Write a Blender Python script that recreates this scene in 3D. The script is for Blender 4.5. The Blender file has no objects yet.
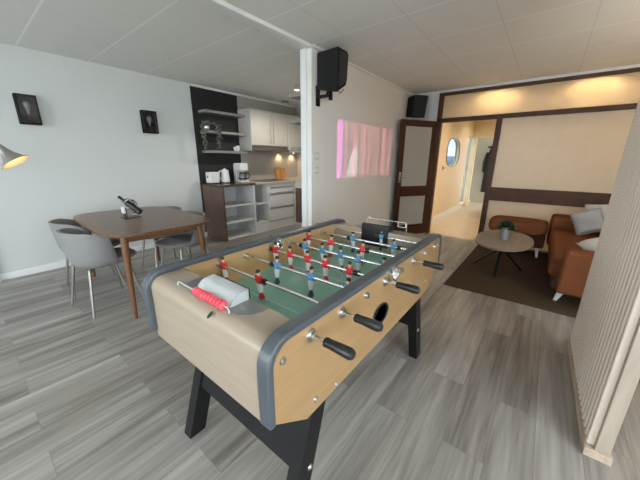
import bpy, bmesh, math, random
from mathutils import Vector, Matrix
R_ = math.radians
PI = math.pi
random.seed(7)
C = bpy.context.scene.collection
SC = bpy.context.scene

# ------------------------------------------------------------------ materials
def nt(m):
    m.use_nodes = True
    return m.node_tree.nodes, m.node_tree.links

def mat(name, col, rough=0.5, metal=0.0, spec=0.5, noise=0.0, nscale=30, bump=0.0, bscale=200, emit=None, estr=0, coat=0, sheen=0, trans=0):
    m = bpy.data.materials.new(name)
    N, L = nt(m)
    b = N['Principled BSDF']
    b.inputs['Base Color'].default_value = (*col, 1)
    b.inputs['Roughness'].default_value = rough
    b.inputs['Metallic'].default_value = metal
    b.inputs['Specular IOR Level'].default_value = spec
    b.inputs['Coat Weight'].default_value = coat
    b.inputs['Sheen Weight'].default_value = sheen
    b.inputs['Transmission Weight'].default_value = trans
    if emit:
        b.inputs['Emission Color'].default_value = (*emit, 1)
        b.inputs['Emission Strength'].default_value = estr
    tc = N.new('ShaderNodeTexCoord')
    if noise:
        n = N.new('ShaderNodeTexNoise'); n.inputs['Scale'].default_value = nscale; n.inputs['Detail'].default_value = 5
        L.new(tc.outputs['Object'], n.inputs['Vector'])
        mx = N.new('ShaderNodeMix'); mx.data_type = 'RGBA'
        mx.inputs['A'].default_value = (*[max(0, c*(1-noise)) for c in col], 1)
        mx.inputs['B'].default_value = (*[min(1, c*(1+noise)) for c in col], 1)
        L.new(n.outputs['Fac'], mx.inputs['Factor']); L.new(mx.outputs['Result'], b.inputs['Base Color'])
    if bump:
        n2 = N.new('ShaderNodeTexNoise'); n2.inputs['Scale'].default_value = bscale; n2.inputs['Detail'].default_value = 3
        L.new(tc.outputs['Object'], n2.inputs['Vector'])
        bp = N.new('ShaderNodeBump'); bp.inputs['Strength'].default_value = bump; bp.inputs['Distance'].default_value = 0.004
        L.new(n2.outputs['Fac'], bp.inputs['Height']); L.new(bp.outputs['Normal'], b.inputs['Normal'])
    return m

def wood(name, c1, c2, scale=(12, 1.2, 12), rough=0.4, spec=0.4, contrast=(0.3, 0.7)):
    m = bpy.data.materials.new(name)
    N, L = nt(m)
    b = N['Principled BSDF']; b.inputs['Roughness'].default_value = rough; b.inputs['Specular IOR Level'].default_value = spec
    tc = N.new('ShaderNodeTexCoord'); mp = N.new('ShaderNodeMapping'); mp.inputs['Scale'].default_value = scale
    n = N.new('ShaderNodeTexNoise'); n.inputs['Scale'].default_value = 3; n.inputs['Detail'].default_value = 6; n.inputs['Distortion'].default_value = 0.5
    r = N.new('ShaderNodeValToRGB')
    r.color_ramp.elements[0].position = contrast[0]; r.color_ramp.elements[0].color = (*c1, 1)
    r.color_ramp.elements[1].position = contrast[1]; r.color_ramp.elements[1].color = (*c2, 1)
    L.new(tc.outputs['Object'], mp.inputs['Vector']); L.new(mp.outputs['Vector'], n.inputs['Vector'])
    L.new(n.outputs['Fac'], r.inputs['Fac']); L.new(r.outputs['Color'], b.inputs['Base Color'])
    return m

def floor_mat(name, dark, light, rough):
    m = bpy.data.materials.new(name)
    N, L = nt(m)
    b = N['Principled BSDF']; b.inputs['Roughness'].default_value = rough; b.inputs['Specular IOR Level'].default_value = 0.5
    tc = N.new('ShaderNodeTexCoord')
    mp = N.new('ShaderNodeMapping'); mp.inputs['Rotation'].default_value = (0, 0, PI/2)
    L.new(tc.outputs['Object'], mp.inputs['Vector'])
    br = N.new('ShaderNodeTexBrick'); br.offset = 0.37; br.offset_frequency = 2
    br.inputs['Scale'].default_value = 1; br.inputs['Brick Width'].default_value = 1.22; br.inputs['Row Height'].default_value = 0.18
    br.inputs['Mortar Size'].default_value = 0.0012; br.inputs['Mortar Smooth'].default_value = 0.2
    br.inputs['Color1'].default_value = (0, 0, 0, 1); br.inputs['Color2'].default_value = (1, 1, 1, 1); br.inputs['Mortar'].default_value = (0.1, 0.1, 0.1, 1)
    L.new(mp.outputs['Vector'], br.inputs['Vector'])
    # grain stretched along the planks, shifted per plank
    add = N.new('ShaderNodeVectorMath'); add.operation = 'MULTIPLY_ADD'
    add.inputs[1].default_value = (11, .8, 1)
    sc = N.new('ShaderNodeVectorMath'); sc.operation = 'SCALE'; sc.inputs['Scale'].default_value = 31
    L.new(br.outputs['Color'], sc.inputs[0])
    L.new(tc.outputs['Object'], add.inputs[0]); L.new(sc.outputs['Vector'], add.inputs[2])
    n = N.new('ShaderNodeTexNoise'); n.inputs['Scale'].default_value = 1.0; n.inputs['Detail'].default_value = 6; n.inputs['Roughness'].default_value = 0.62; n.inputs['Distortion'].default_value = 0.4
    L.new(add.outputs['Vector'], n.inputs['Vector'])
    add2 = N.new('ShaderNodeVectorMath'); add2.operation = 'MULTIPLY_ADD'; add2.inputs[1].default_value = (50, 2.2, 1)
    L.new(tc.outputs['Object'], add2.inputs[0]); L.new(sc.outputs['Vector'], add2.inputs[2])
    n2 = N.new('ShaderNodeTexNoise'); n2.inputs['Scale'].default_value = 1.0; n2.inputs['Detail'].default_value = 4
    L.new(add2.outputs['Vector'], n2.inputs['Vector'])
    m1 = N.new('ShaderNodeMath'); m1.operation = 'MULTIPLY_ADD'; m1.inputs[1].default_value = 0.72
    L.new(n.outputs['Fac'], m1.inputs[0])
    m0 = N.new('ShaderNodeMath'); m0.operation = 'MULTIPLY'; m0.inputs[1].default_value = 0.28
    L.new(n2.outputs['Fac'], m0.inputs[0]); L.new(m0.outputs[0], m1.inputs[2])
    m2 = N.new('ShaderNodeMath'); m2.operation = 'MULTIPLY_ADD'; m2.inputs[1].default_value = 0.11; 
    L.new(br.outputs['Color'], m2.inputs[0]); L.new(m1.outputs[0], m2.inputs[2])
    r = N.new('ShaderNodeValToRGB')
    r.color_ramp.elements[0].position = 0.40; r.color_ramp.elements[0].color = (*dark, 1)
    r.color_ramp.elements[1].position = 0.74; r.color_ramp.elements[1].color = (*light, 1)
    L.new(m2.outputs[0], r.inputs['Fac'])
    mx = N.new('ShaderNodeMix'); mx.data_type = 'RGBA'; mx.inputs['B'].default_value = (*[c*1.2 for c in dark], 1)
    L.new(br.outputs['Fac'], mx.inputs['Factor']); L.new(r.outputs['Color'], mx.inputs['A'])
    L.new(mx.outputs['Result'], b.inputs['Base Color'])
    bp = N.new('ShaderNodeBump'); bp.inputs['Strength'].default_value = 0.15; bp.inputs['Distance'].default_value = 0.002
    L.new(n2.outputs['Fac'], bp.inputs['Height']); L.new(bp.outputs['Normal'], b.inputs['Normal'])
    return m

def ceiling_mat():
    m = bpy.data.materials.new('ceiling_tiles')
    N, L = nt(m)
    b = N['Principled BSDF']; b.inputs['Roughness'].default_value = 0.8; b.inputs['Specular IOR Level'].default_value = 0.2
    tc = N.new('ShaderNodeTexCoord')
    sx = N.new('ShaderNodeSeparateXYZ'); L.new(tc.outputs['Object'], sx.inputs[0])
    def seam(sock, off, per, half):
        a = N.new('ShaderNodeMath'); a.operation = 'SUBTRACT'; a.inputs[1].default_value = off; L.new(sock, a.inputs[0])
        p = N.new('ShaderNodeMath'); p.operation = 'PINGPONG'; p.inputs[1].default_value = per/2; L.new(a.outputs[0], p.inputs[0])
        l = N.new('ShaderNodeMath'); l.operation = 'LESS_THAN'; l.inputs[1].default_value = half; L.new(p.outputs[0], l.inputs[0])
        return l.outputs[0]
    s1 = seam(sx.outputs['Y'], 1.30, 0.62, 0.009)
    s2 = seam(sx.outputs['X'], -0.52, 0.61, 0.006)
    g = N.new('ShaderNodeMath'); g.operation = 'GREATER_THAN'; g.inputs[1].default_value = -2.15; L.new(sx.outputs['X'], g.inputs[0])
    s3 = N.new('ShaderNodeMath'); s3.operation = 'MULTIPLY'; L.new(s2, s3.inputs[0]); L.new(g.outputs[0], s3.inputs[1])
    s4 = N.new('ShaderNodeMath'); s4.operation = 'MULTIPLY'; s4.inputs[1].default_value = 0.6; L.new(s3.outputs[0], s4.inputs[0])
    n = N.new('ShaderNodeTexNoise'); n.inputs['Scale'].default_value = 5; n.inputs['Detail'].default_value = 6; L.new(tc.outputs['Object'], n.inputs['Vector'])
    base = N.new('ShaderNodeMix'); base.data_type = 'RGBA'
    base.inputs['A'].default_value = (0.79, 0.79, 0.765, 1); base.inputs['B'].default_value = (0.84, 0.84, 0.815, 1)
    L.new(n.outputs['Fac'], base.inputs['Factor'])
    c1 = N.new('ShaderNodeMix'); c1.data_type = 'RGBA'; c1.inputs['B'].default_value = (0.93, 0.93, 0.91, 1)
    L.new(s1, c1.inputs['Factor']); L.new(base.outputs['Result'], c1.inputs['A'])
    c2 = N.new('ShaderNodeMix'); c2.data_type = 'RGBA'; c2.inputs['B'].default_value = (0.68, 0.67, 0.645, 1)
    L.new(s4.outputs[0], c2.inputs['Factor']); L.new(c1.outputs['Result'], c2.inputs['A'])
    L.new(c2.outputs['Result'], b.inputs['Base Color'])
    return m

def glass_mat(name, tint, gloss=0.1, rough=0.02):
    m = bpy.data.materials.new(name)
    N, L = nt(m)
    N.remove(N['Principled BSDF'])
    t = N.new('ShaderNodeBsdfTransparent'); t.inputs['Color'].default_value = (*tint, 1)
    g = N.new('ShaderNodeBsdfGlossy'); g.inputs['Roughness'].default_value = rough
    mx = N.new('ShaderNodeMixShader'); mx.inputs[0].default_value = gloss
    L.new(t.outputs[0], mx.inputs[1]); L.new(g.outputs[0], mx.inputs[2]); L.new(mx.outputs[0], N['Material Output'].inputs['Surface'])
    return m

def translucent_mat(name, col, tcol, fac, bscale=60, bstr=0.3):
    m = bpy.data.materials.new(name)
    N, L = nt(m)
    N.remove(N['Principled BSDF'])
    tc = N.new('ShaderNodeTexCoord')
    n = N.new('ShaderNodeTexNoise'); n.inputs['Scale'].default_value = bscale; n.inputs['Detail'].default_value = 6
    L.new(tc.outputs['Object'], n.inputs['Vector'])
    mc = N.new('ShaderNodeMix'); mc.data_type = 'RGBA'
    mc.inputs['A'].default_value = (*[c*0.88 for c in col], 1); mc.inputs['B'].default_value = (*[min(1, c*1.08) for c in col], 1)
    L.new(n.outputs['Fac'], mc.inputs['Factor'])
    d = N.new('ShaderNodeBsdfDiffuse'); L.new(mc.outputs['Result'], d.inputs['Color'])
    t = N.new('ShaderNodeBsdfTranslucent'); t.inputs['Color'].default_value = (*tcol, 1)
    g = N.new('ShaderNodeBsdfGlossy'); g.inputs['Roughness'].default_value = 0.35
    bp = N.new('ShaderNodeBump'); bp.inputs['Strength'].default_value = bstr; bp.inputs['Distance'].default_value = 0.003
    L.new(n.outputs['Fac'], bp.inputs['Height'])
    for s in (d, g): L.new(bp.outputs['Normal'], s.inputs['Normal'])
    mx = N.new('ShaderNodeMixShader'); mx.inputs[0].default_value = fac
    L.new(d.outputs[0], mx.inputs[1]); L.new(t.outputs[0], mx.inputs[2])
    m2 = N.new('ShaderNodeMixShader'); m2.inputs[0].default_value = 0.05
    L.new(mx.outputs[0], m2.inputs[1]); L.new(g.outputs[0], m2.inputs[2])
    L.new(m2.outputs[0], N['Material Output'].inputs['Surface'])
    return m

def rug_mat():
    m = bpy.data.materials.new('woven_rug')
    N, L = nt(m)
    b = N['Principled BSDF']; b.inputs['Roughness'].default_value = 0.95; b.inputs['Specular IOR Level'].default_value = 0.1
    tc = N.new('ShaderNodeTexCoord'); ck = N.new('ShaderNodeTexChecker'); ck.inputs['Scale'].default_value = 60
    n = N.new('ShaderNodeTexNoise'); n.inputs['Scale'].default_value = 40
    L.new(tc.outputs['Object'], ck.inputs['Vector']); L.new(tc.outputs['Object'], n.inputs['Vector'])
    ck.inputs['Color1'].default_value = (0.105, 0.071, 0.045, 1); ck.inputs['Color2'].default_value = (0.072, 0.047, 0.030, 1)
    mx = N.new('ShaderNodeMix'); mx.data_type = 'RGBA'; mx.blend_type = 'MULTIPLY'; mx.inputs['Factor'].default_value = 0.6
    L.new(ck.outputs['Color'], mx.inputs['A']); L.new(n.outputs['Color'], mx.inputs['B'])
    L.new(ck.outputs['Color'], b.inputs['Base Color'])
    bp = N.new('ShaderNodeBump'); bp.inputs['Strength'].default_value = 0.5; bp.inputs['Distance'].default_value = 0.004
    L.new(ck.outputs['Fac'], bp.inputs['Height']); L.new(bp.outputs['Normal'], b.inputs['Normal'])
    return m

M = {}
M['floor'] = floor_mat('grey_oak_vinyl', (0.145, 0.128, 0.113), (0.42, 0.395, 0.365), 0.36)
M['hallfloor'] = mat('hall_tiles', (0.62, 0.52, 0.40), 0.18, noise=0.08, nscale=3)
M['ceil'] = ceiling_mat()
M['white_wall'] = mat('white_paint', (0.62, 0.635, 0.625), 0.75, spec=0.2, bump=0.08, bscale=120)
M['part_wall'] = mat('warm_white_paint', (0.78, 0.755, 0.72), 0.7, spec=0.25, bump=0.08, bscale=120)
M['taupe_wall'] = mat('taupe_paint', (0.42, 0.385, 0.35), 0.6, noise=0.05, nscale=8)
M['black_wall'] = mat('black_paint', (0.014, 0.013, 0.014), 0.65, noise=0.2, nscale=4)
M['trim'] = mat('white_gloss_trim', (0.78, 0.79, 0.79), 0.35)
M['cream'] = mat('cream_hall_paint', (0.80, 0.68, 0.47), 0.6)
M['brown'] = wood('brown_timber', (0.055, 0.024, 0.012), (0.080, 0.036, 0.019), (3, 3, 3), 0.5, 0.2)
M['doorbrown'] = wood('red_brown_door', (0.038, 0.013, 0.007), (0.062, 0.021, 0.010), (8, 8, 1.5), 0.35, 0.3)
M['transom'] = translucent_mat('gold_textured_glass', (0.66, 0.55, 0.39), (0.95, 0.83, 0.62), 0.5, 26, 0.5)
M['panel'] = translucent_mat('cream_panel', (0.66, 0.55, 0.40), (0.9, 0.76, 0.55), 0.38, 14, 0.15)
M['frost'] = mat('frosted_pane', (0.36, 0.34, 0.31), 0.25, noise=0.05, nscale=5, spec=0.4)
M['walnut'] = wood('walnut', (0.10, 0.048, 0.025), (0.175, 0.092, 0.05), (3, 14, 14), 0.28)
M['walnut_leg'] = wood('walnut_leg', (0.13, 0.055, 0.022), (0.21, 0.095, 0.04), (14, 14, 2), 0.35)
M['shell'] = mat('chair_greige_shell', (0.235, 0.232, 0.228), 0.62, bump=0.1, bscale=300)
M['seat'] = mat('chair_taupe_seat', (0.27, 0.265, 0.265), 0.8, bump=0.2, bscale=400)
M['grey_metal'] = mat('grey_metal', (0.36, 0.34, 0.32), 0.35, 0.8)
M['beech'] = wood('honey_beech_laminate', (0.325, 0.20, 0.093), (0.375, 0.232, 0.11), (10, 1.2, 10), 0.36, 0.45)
M['beech_lit'] = wood('lit_beech_laminate', (0.47, 0.295, 0.135), (0.53, 0.335, 0.155), (10, 1.2, 10), 0.36, 0.45)  # same beech laminate, with the light on the inner wall painted in as lighter colour
M['beech_end'] = wood('pale_beech_laminate', (0.345, 0.272, 0.205), (0.385, 0.31, 0.236), (1.2, 10, 10), 0.23, 0.5)
M['rim'] = mat('slate_rubber_rim', (0.068, 0.08, 0.092), 0.36, spec=0.6)
M['field'] = mat('green_playfield', (0.24, 0.48, 0.38), 0.3, spec=0.4, noise=0.03, nscale=6)
M['line'] = mat('pale_field_line', (0.50, 0.64, 0.56), 0.35)
M['tray'] = mat('grey_tray', (0.20, 0.205, 0.20), 0.35, 0.3)
M['blackwood'] = mat('black_lacquer', (0.006, 0.006, 0.0065), 0.45, spec=0.3, noise=0.2, nscale=8)
M['black'] = mat('black_plastic', (0.014, 0.014, 0.015), 0.32)
M['blackmatte'] = mat('black_matte', (0.007, 0.007, 0.007), 0.6, spec=0.25)
M['chrome'] = mat('chrome', (0.80, 0.80, 0.80), 0.14, 1.0)
M['steel'] = mat('brushed_steel', (0.55, 0.54, 0.52), 0.3, 1.0)
M['darksteel'] = mat('dark_steel', (0.24, 0.22, 0.20), 0.35, 0.8)
M['silver'] = mat('silver_plastic', (0.66, 0.69, 0.70), 0.2, 0.35, coat=0.5)
M['redbead'] = mat('red_beads', (0.82, 0.075, 0.11), 0.3)
M['red'] = mat('red_shirt', (0.62, 0.025, 0.03), 0.35)
M['blue'] = mat('blue_shirt', (0.09, 0.27, 0.47), 0.35)
M['skin'] = mat('figure_skin', (0.70, 0.42, 0.27), 0.4)
M['whitepl'] = mat('white_plastic', (0.74, 0.74, 0.72), 0.35)
M['hair'] = mat('figure_black', (0.012, 0.011, 0.011), 0.4)
M['navy'] = mat('figure_socks_blue', (0.03, 0.085, 0.12), 0.4)
M['kwood'] = wood('brown_kitchen_wood', (0.085, 0.05, 0.036), (0.155, 0.098, 0.07), (14, 14, 1.0), 0.4)
M['kwhite'] = mat('cream_white_lacquer', (0.57, 0.545, 0.50), 0.35)
M['kfront'] = mat('pale_grey_drawer_front', (0.74, 0.725, 0.70), 0.4)
M['kcarc'] = mat('white_carcass', (0.70, 0.70, 0.69), 0.45)
M['dtop'] = wood('dark_worktop', (0.055, 0.036, 0.028), (0.10, 0.065, 0.05), (10, 2, 10), 0.22)
M['ltop'] = mat('light_worktop', (0.50, 0.46, 0.40), 0.25, noise=0.1, nscale=40)
M['shelfgrey'] = mat('grey_shelf', (0.23, 0.235, 0.22), 0.45)
M['orangewood'] = wood('orange_board', (0.50, 0.21, 0.055), (0.62, 0.29, 0.09), (10, 10, 2), 0.4)
M['glasspl'] = glass_mat('clear_glass', (0.96, 0.97, 0.97), 0.12)
M['lampglass'] = glass_mat('lamp_glass', (0.75, 0.76, 0.76), 0.06)
M['pane'] = glass_mat('window_pane', (0.97, 0.98, 0.98), 0.04)
M['midpane'] = glass_mat('half_tinted_pane', (0.42, 0.45, 0.47), 0.04)
M['tintpane'] = glass_mat('tinted_pane', (0.17, 0.215, 0.25), 0.04)
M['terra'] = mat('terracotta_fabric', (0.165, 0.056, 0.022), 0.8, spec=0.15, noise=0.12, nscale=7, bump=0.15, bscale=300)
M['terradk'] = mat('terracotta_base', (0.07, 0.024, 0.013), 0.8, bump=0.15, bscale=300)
M['cushgrey'] = mat('grey_cushion', (0.34, 0.345, 0.355), 0.85, noise=0.08, nscale=40, bump=0.2, bscale=250)
M['cushwhite'] = mat('white_cushion', (0.52, 0.505, 0.485), 0.85, bump=0.2, bscale=250)
M['rug'] = rug_mat()
M['oak'] = wood('grey_oak_top', (0.20, 0.165, 0.125), (0.275, 0.23, 0.178), (12, 1.5, 12), 0.35)
M['zinc'] = mat('zinc_pot', (0.42, 0.42, 0.43), 0.35, 0.6)
M['leaf'] = mat('dark_green_leaf', (0.022, 0.05, 0.02), 0.55, noise=0.4, nscale=20)
M['leafgrey'] = mat('grey_green_leaf', (0.16, 0.17, 0.135), 0.5, noise=0.4, nscale=30)
M['slat'] = mat('limed_oak_slats', (0.70, 0.60, 0.51), 0.65, spec=0.2)
M['slatend'] = wood('limed_oak_post', (0.36, 0.30, 0.24), (0.44, 0.37, 0.30), (10, 10, 1.2), 0.6, 0.2)
M['slatplinth'] = wood('limed_oak_plinth', (0.43, 0.33, 0.25), (0.55, 0.44, 0.34), (14, 2, 14), 0.6, 0.2)
M['warmin'] = mat('warm_inner_shade', (0.85, 0.72, 0.50), 0.5)
M['bulb'] = mat('warm_bulb', (1, 0.8, 0.5), 0.3, emit=(1.0, 0.66, 0.30), estr=6)
M['spotglow'] = mat('spot_lens', (1, 0.9, 0.7), 0.3, emit=(1.0, 0.80, 0.55), estr=20)
M['lampshade'] = translucent_mat('linen_shade', (.8, .76, .68), (.9, .85, .75), .6, 200, .1)
M['coat'] = mat('dark_coat', (0.025, 0.03, 0.035), 0.8, noise=0.4, nscale=9)
M['switch'] = mat('cream_switch', (0.60, 0.58, 0.54), 0.4)
M['house'] = mat('pale_house_render', (0.75, 0.74, 0.72), 0.8)
M['roof'] = mat('grey_roof', (0.25, 0.24, 0.25), 0.8)
M['ground'] = mat('outside_ground', (0.68, 0.67, 0.63), 0.9, noise=0.3, nscale=1)
M['pinkcloth'] = mat('pink_paint', (0.75, 0.70, 0.70), 0.6)

# ------------------------------------------------------------------ mesh helpers
def B(): return bmesh.new()

def merge(bm, tmp, mi=0, mx=None):
    me = bpy.data.meshes.new('t'); 
    for f in tmp.faces: f.material_index = mi
    if mx is not None: bmesh.ops.transform(tmp, matrix=mx, verts=tmp.verts)
    tmp.to_mesh(me); tmp.free(); bm.from_mesh(me); bpy.data.meshes.remove(me)

def box(bm, x0, x1, y0, y1, z0, z1, bev=0.0, seg=2, mi=0, mx=None):
    t = bmesh.new(); bmesh.ops.create_cube(t, size=1)
    for v in t.verts:
        v.co = Vector(((x0+x1)/2+v.co.x*(x1-x0), (y0+y1)/2+v.co.y*(y1-y0), (z0+z1)/2+v.co.z*(z1-z0)))
    if bev: bmesh.ops.bevel(t, geom=t.edges[:], offset=bev, segments=seg, affect='EDGES', profile=0.5)
    merge(bm, t, mi, mx); return bm

def hull(bm, pts, bev=0, mi=0, seg=2):
    t = bmesh.new()
    for p in pts: t.verts.new(p)
    r = bmesh.ops.convex_hull(t, input=t.verts[:])
    bmesh.ops.dissolve_limit(t, angle_limit=0.02, verts=t.verts[:], edges=t.edges[:])
    if bev: bmesh.ops.bevel(t, geom=t.edges[:], offset=bev, segments=seg, affect='EDGES', profile=0.5)
    bmesh.ops.recalc_face_normals(t, faces=t.faces[:])
    merge(bm, t, mi); return bm

def tube(bm, pts, rads, seg=12, mi=0, cap=True):
    t = bmesh.new(); pts = [Vector(p) for p in pts]
    if not isinstance(rads, (list, tuple)): rads = [rads]*len(pts)
    rings = []; prev = None
    for i, p in enumerate(pts):
        d = (pts[min(i+1, len(pts)-1)]-pts[max(i-1, 0)]).normalized()
        if prev is None:
            a = Vector((0, 0, 1)) if abs(d.z) < 0.9 else Vector((1, 0, 0))
            u = d.cross(a).normalized()
        else:
            u = (prev - d*prev.dot(d)).normalized()
        prev = u; w = d.cross(u)
        rings.append([t.verts.new(p+(u*math.cos(2*PI*k/seg)+w*math.sin(2*PI*k/seg))*rads[i]) for k in range(seg)])
    for a, b in zip(rings[:-1], rings[1:]):
        for k in range(seg): t.faces.new((a[k], a[(k+1) % seg], b[(k+1) % seg], b[k]))
    if cap: t.faces.new(rings[0][::-1]); t.faces.new(rings[-1])
    bmesh.ops.recalc_face_normals(t, faces=t.faces[:])
    merge(bm, t, mi); return bm

def lathe(bm, prof, c=(0, 0, 0), seg=24, mi=0, mx=None):
    t = bmesh.new(); rings = []
    for r, z in prof:
        if r < 1e-5: rings.append([t.verts.new((0, 0, z))])
        else: rings.append([t.verts.new((r*math.cos(2*PI*k/seg), r*math.sin(2*PI*k/seg), z)) for k in range(seg)])
    for a, b in zip(rings[:-1], rings[1:]):
        for k in range(seg):
            k2 = (k+1) % seg
            if len(a) == 1 and len(b) == 1: continue
            if len(a) == 1: t.faces.new((a[0], b[k2], b[k]))
            elif len(b) == 1: t.faces.new((a[k], a[k2], b[0]))
            else: t.faces.new((a[k], a[k2], b[k2], b[k]))
    bmesh.ops.recalc_face_normals(t, faces=t.faces[:])
    X = Matrix.Translation(Vector(c))
    if mx is not None: X = X @ mx
    merge(bm, t, mi, X); return bm

def prism(bm, poly, axis, a0, a1, bev=0, seg=2, mi=0):
    """poly of 2D points; axis 'x': points are (y,z); 'z': (x,y); 'y': (x,z)"""
    t = bmesh.new()
    def P(p, a):
        return {'x': (a, p[0], p[1]), 'y': (p[0], a, p[1]), 'z': (p[0], p[1], a)}[axis]
    A = [t.verts.new(P(p, a0)) for p in poly]; Bv = [t.verts.new(P(p, a1)) for p in poly]
    t.faces.new(A); t.faces.new(Bv[::-1]); n = len(poly)
    for k in range(n): t.faces.new((A[k], Bv[k], Bv[(k+1) % n], A[(k+1) % n]))
    bmesh.ops.recalc_face_normals(t, faces=t.faces[:])
    if bev:
        es = [e for e in t.edges if all(len(f.verts) == n for f in e.link_faces) is False and any(len(f.verts) == n for f in e.link_faces)]
        bmesh.ops.bevel(t, geom=es, offset=bev, segments=seg, affect='EDGES', profile=0.5)
    merge(bm, t, mi); return bm

def ball(bm, c, r, mi=0, sc=(1, 1, 1), u=14, v=10, mx=None):
    t = bmesh.new(); bmesh.ops.create_uvsphere(t, u_segments=u, v_segments=v, radius=1)
    X = Matrix.Translation(Vector(c))
    if mx is not None: X = X @ mx
    X = X @ Matrix.Diagonal((r*sc[0], r*sc[1], r*sc[2], 1))
    merge(bm, t, mi, X); return bm

def cushion(bm, c, size, p=(4, 4), mi=0, mx=None, n=10, puff=None):
    """superellipsoid block: rounded upholstery"""
    t = bmesh.new(); bmesh.ops.create_cube(t, size=2)
    bmesh.ops.subdivide_edges(t, edges=t.edges[:], cuts=n, use_grid_fill=True)
    e = p[0]
    for v in t.verts:
        x, y, z = v.co
        k = (abs(x)**e+abs(y)**e+abs(z)**e)**(1/e)
        q = Vector((x, y, z))/k
        v.co = Vector((q.x*size[0]/2, q.y*size[1]/2, q.z*size[2]/2))
    X = Matrix.Translation(Vector(c))
    if mx is not None: X = X @ mx
    merge(bm, t, mi, X); return bm

def pillow(bm, c, w, h, d, mx):
    t = bmesh.new(); bmesh.ops.create_grid(t, x_segments=12, y_segments=12, size=1)
    g = t.verts[:]
    def th(x, y): return max(0.0, (1-x**4)*(1-y**4))**0.5
    me = bpy.data.meshes.new('q'); t.to_mesh(me)
    for v in t.verts:
        x, y = v.co.x, v.co.y
        pinch = 1-0.07*(1-abs(x))*(abs(y) > .99)-0.0
        v.co = Vector((x*w/2*(1-0.06*(1-y*y)*0-0.05*(1-abs(y))*(x*x)), y*h/2*(1-0.05*(1-abs(x))*(y*y)), d/2*th(x, y)))
    t2 = bmesh.new(); t2.from_mesh(me); bpy.data.meshes.remove(me)
    for v in t2.verts:
        x, y = v.co.x, v.co.y
        v.co = Vector((x*w/2*(1-0.05*(1-abs(y))*(x*x)), y*h/2*(1-0.05*(1-abs(x))*(y*y)), -d/2*th(x, y)))
    X = Matrix.Translation(Vector(c)) @ mx
    merge(bm, t, 0, X); merge(bm, t2, 0, X)
    bmesh.ops.remove_doubles(bm, verts=bm.verts[:], dist=0.0005)
    bmesh.ops.recalc_face_normals(bm, faces=bm.faces[:])
    return bm

def obj(name, bm, mats, parent=None, world=True, label=None, smooth=True, ang=38, kind=None):
    if not isinstance(mats, (list, tuple)): mats = [mats]
    if parent is not None and world:
        off = Vector((0, 0, 0)); p = parent
        while p: off += p.location; p = p.parent
        bmesh.ops.translate(bm, verts=bm.verts[:], vec=-off)
    me = bpy.data.meshes.new(name); bm.to_mesh(me); bm.free()
    for m in mats: me.materials.append(m)
    if smooth:
        for p in me.polygons: p.use_smooth = True
        me.set_sharp_from_angle(angle=R_(ang))
    o = bpy.data.objects.new(name, me); C.objects.link(o)
    if smooth:
        wn = o.modifiers.new('weighted', 'WEIGHTED_NORMAL'); wn.keep_sharp = True
    if parent is not None: o.parent = parent
    if label: o['label'] = label
    if kind: o['kind'] = kind
    return o

def tag(o, label, cat, group=None):
    o['label'] = label; o['category'] = cat
    if group: o['group'] = group
    return o

def thing(name, label, cat, loc=(0, 0, 0), rz=0, group=None):
    o = bpy.data.objects.new(name, None); C.objects.link(o); o.empty_display_size = 0.1
    o.location = loc; o.rotation_euler = (0, 0, rz)
    return tag(o, label, cat, group)

def struct(name, bm, m, parent=None, **k):
    o = obj(name, bm, m, parent, **k)
    if parent is None: o['kind'] = 'structure'
    return o

def copy_tree(o, parent=None):
    c = o.copy(); C.objects.link(c)
    if parent is not None: c.parent = parent
    for ch in [x for x in o.children]: copy_tree(ch, c)
    return c

# ------------------------------------------------------------------ camera (ultra-wide phone lens, pitched down)
yaw, pitch, roll = -0.66674, 0.276775, 0.006712
f = Vector((math.sin(yaw)*math.cos(pitch), math.cos(yaw)*math.cos(pitch), -math.sin(pitch)))
r = Vector((math.cos(yaw), -math.sin(yaw), 0)); u = r.cross(f)
r2 = r*math.cos(roll)+u*math.sin(roll); u2 = -r*math.sin(roll)+u*math.cos(roll)
cam = bpy.data.cameras.new('camera'); cam.sensor_width = 36; cam.lens = 280.97/640*36; cam.clip_start = 0.02
co = bpy.data.objects.new('camera', cam); C.objects.link(co)
co.matrix_world = Matrix(((r2.x, u2.x, -f.x, 0), (r2.y, u2.y, -f.y, 0), (r2.z, u2.z, -f.z, 1.33), (0, 0, 0, 1)))
SC.camera = co

# ------------------------------------------------------------------ room shell
HX, HE = -1.88, 9.6
XL, XP, YB, CZ, YS, XR = -4.637, -2.12, 5.38, 2.47, -3.8, 2.6
struct('floor', box(B(), XL-.1, XR+.1, YS-.1, YB+.02, -.1, 0), M['floor'])
struct('floor_hall', box(B(), HX-.1, XR+.1, YB+.02, 11.6, -.1, 0), M['hallfloor'])
struct('ceiling', box(B(), XL-.1, XR+.1, YS-.1, YB+.06, CZ, CZ+.1), M['ceil'])
struct('ceiling_hall', box(B(), HX-.2, XR+.1, YB+.06, 11.6, CZ, CZ+.1), M['cream'])

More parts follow.
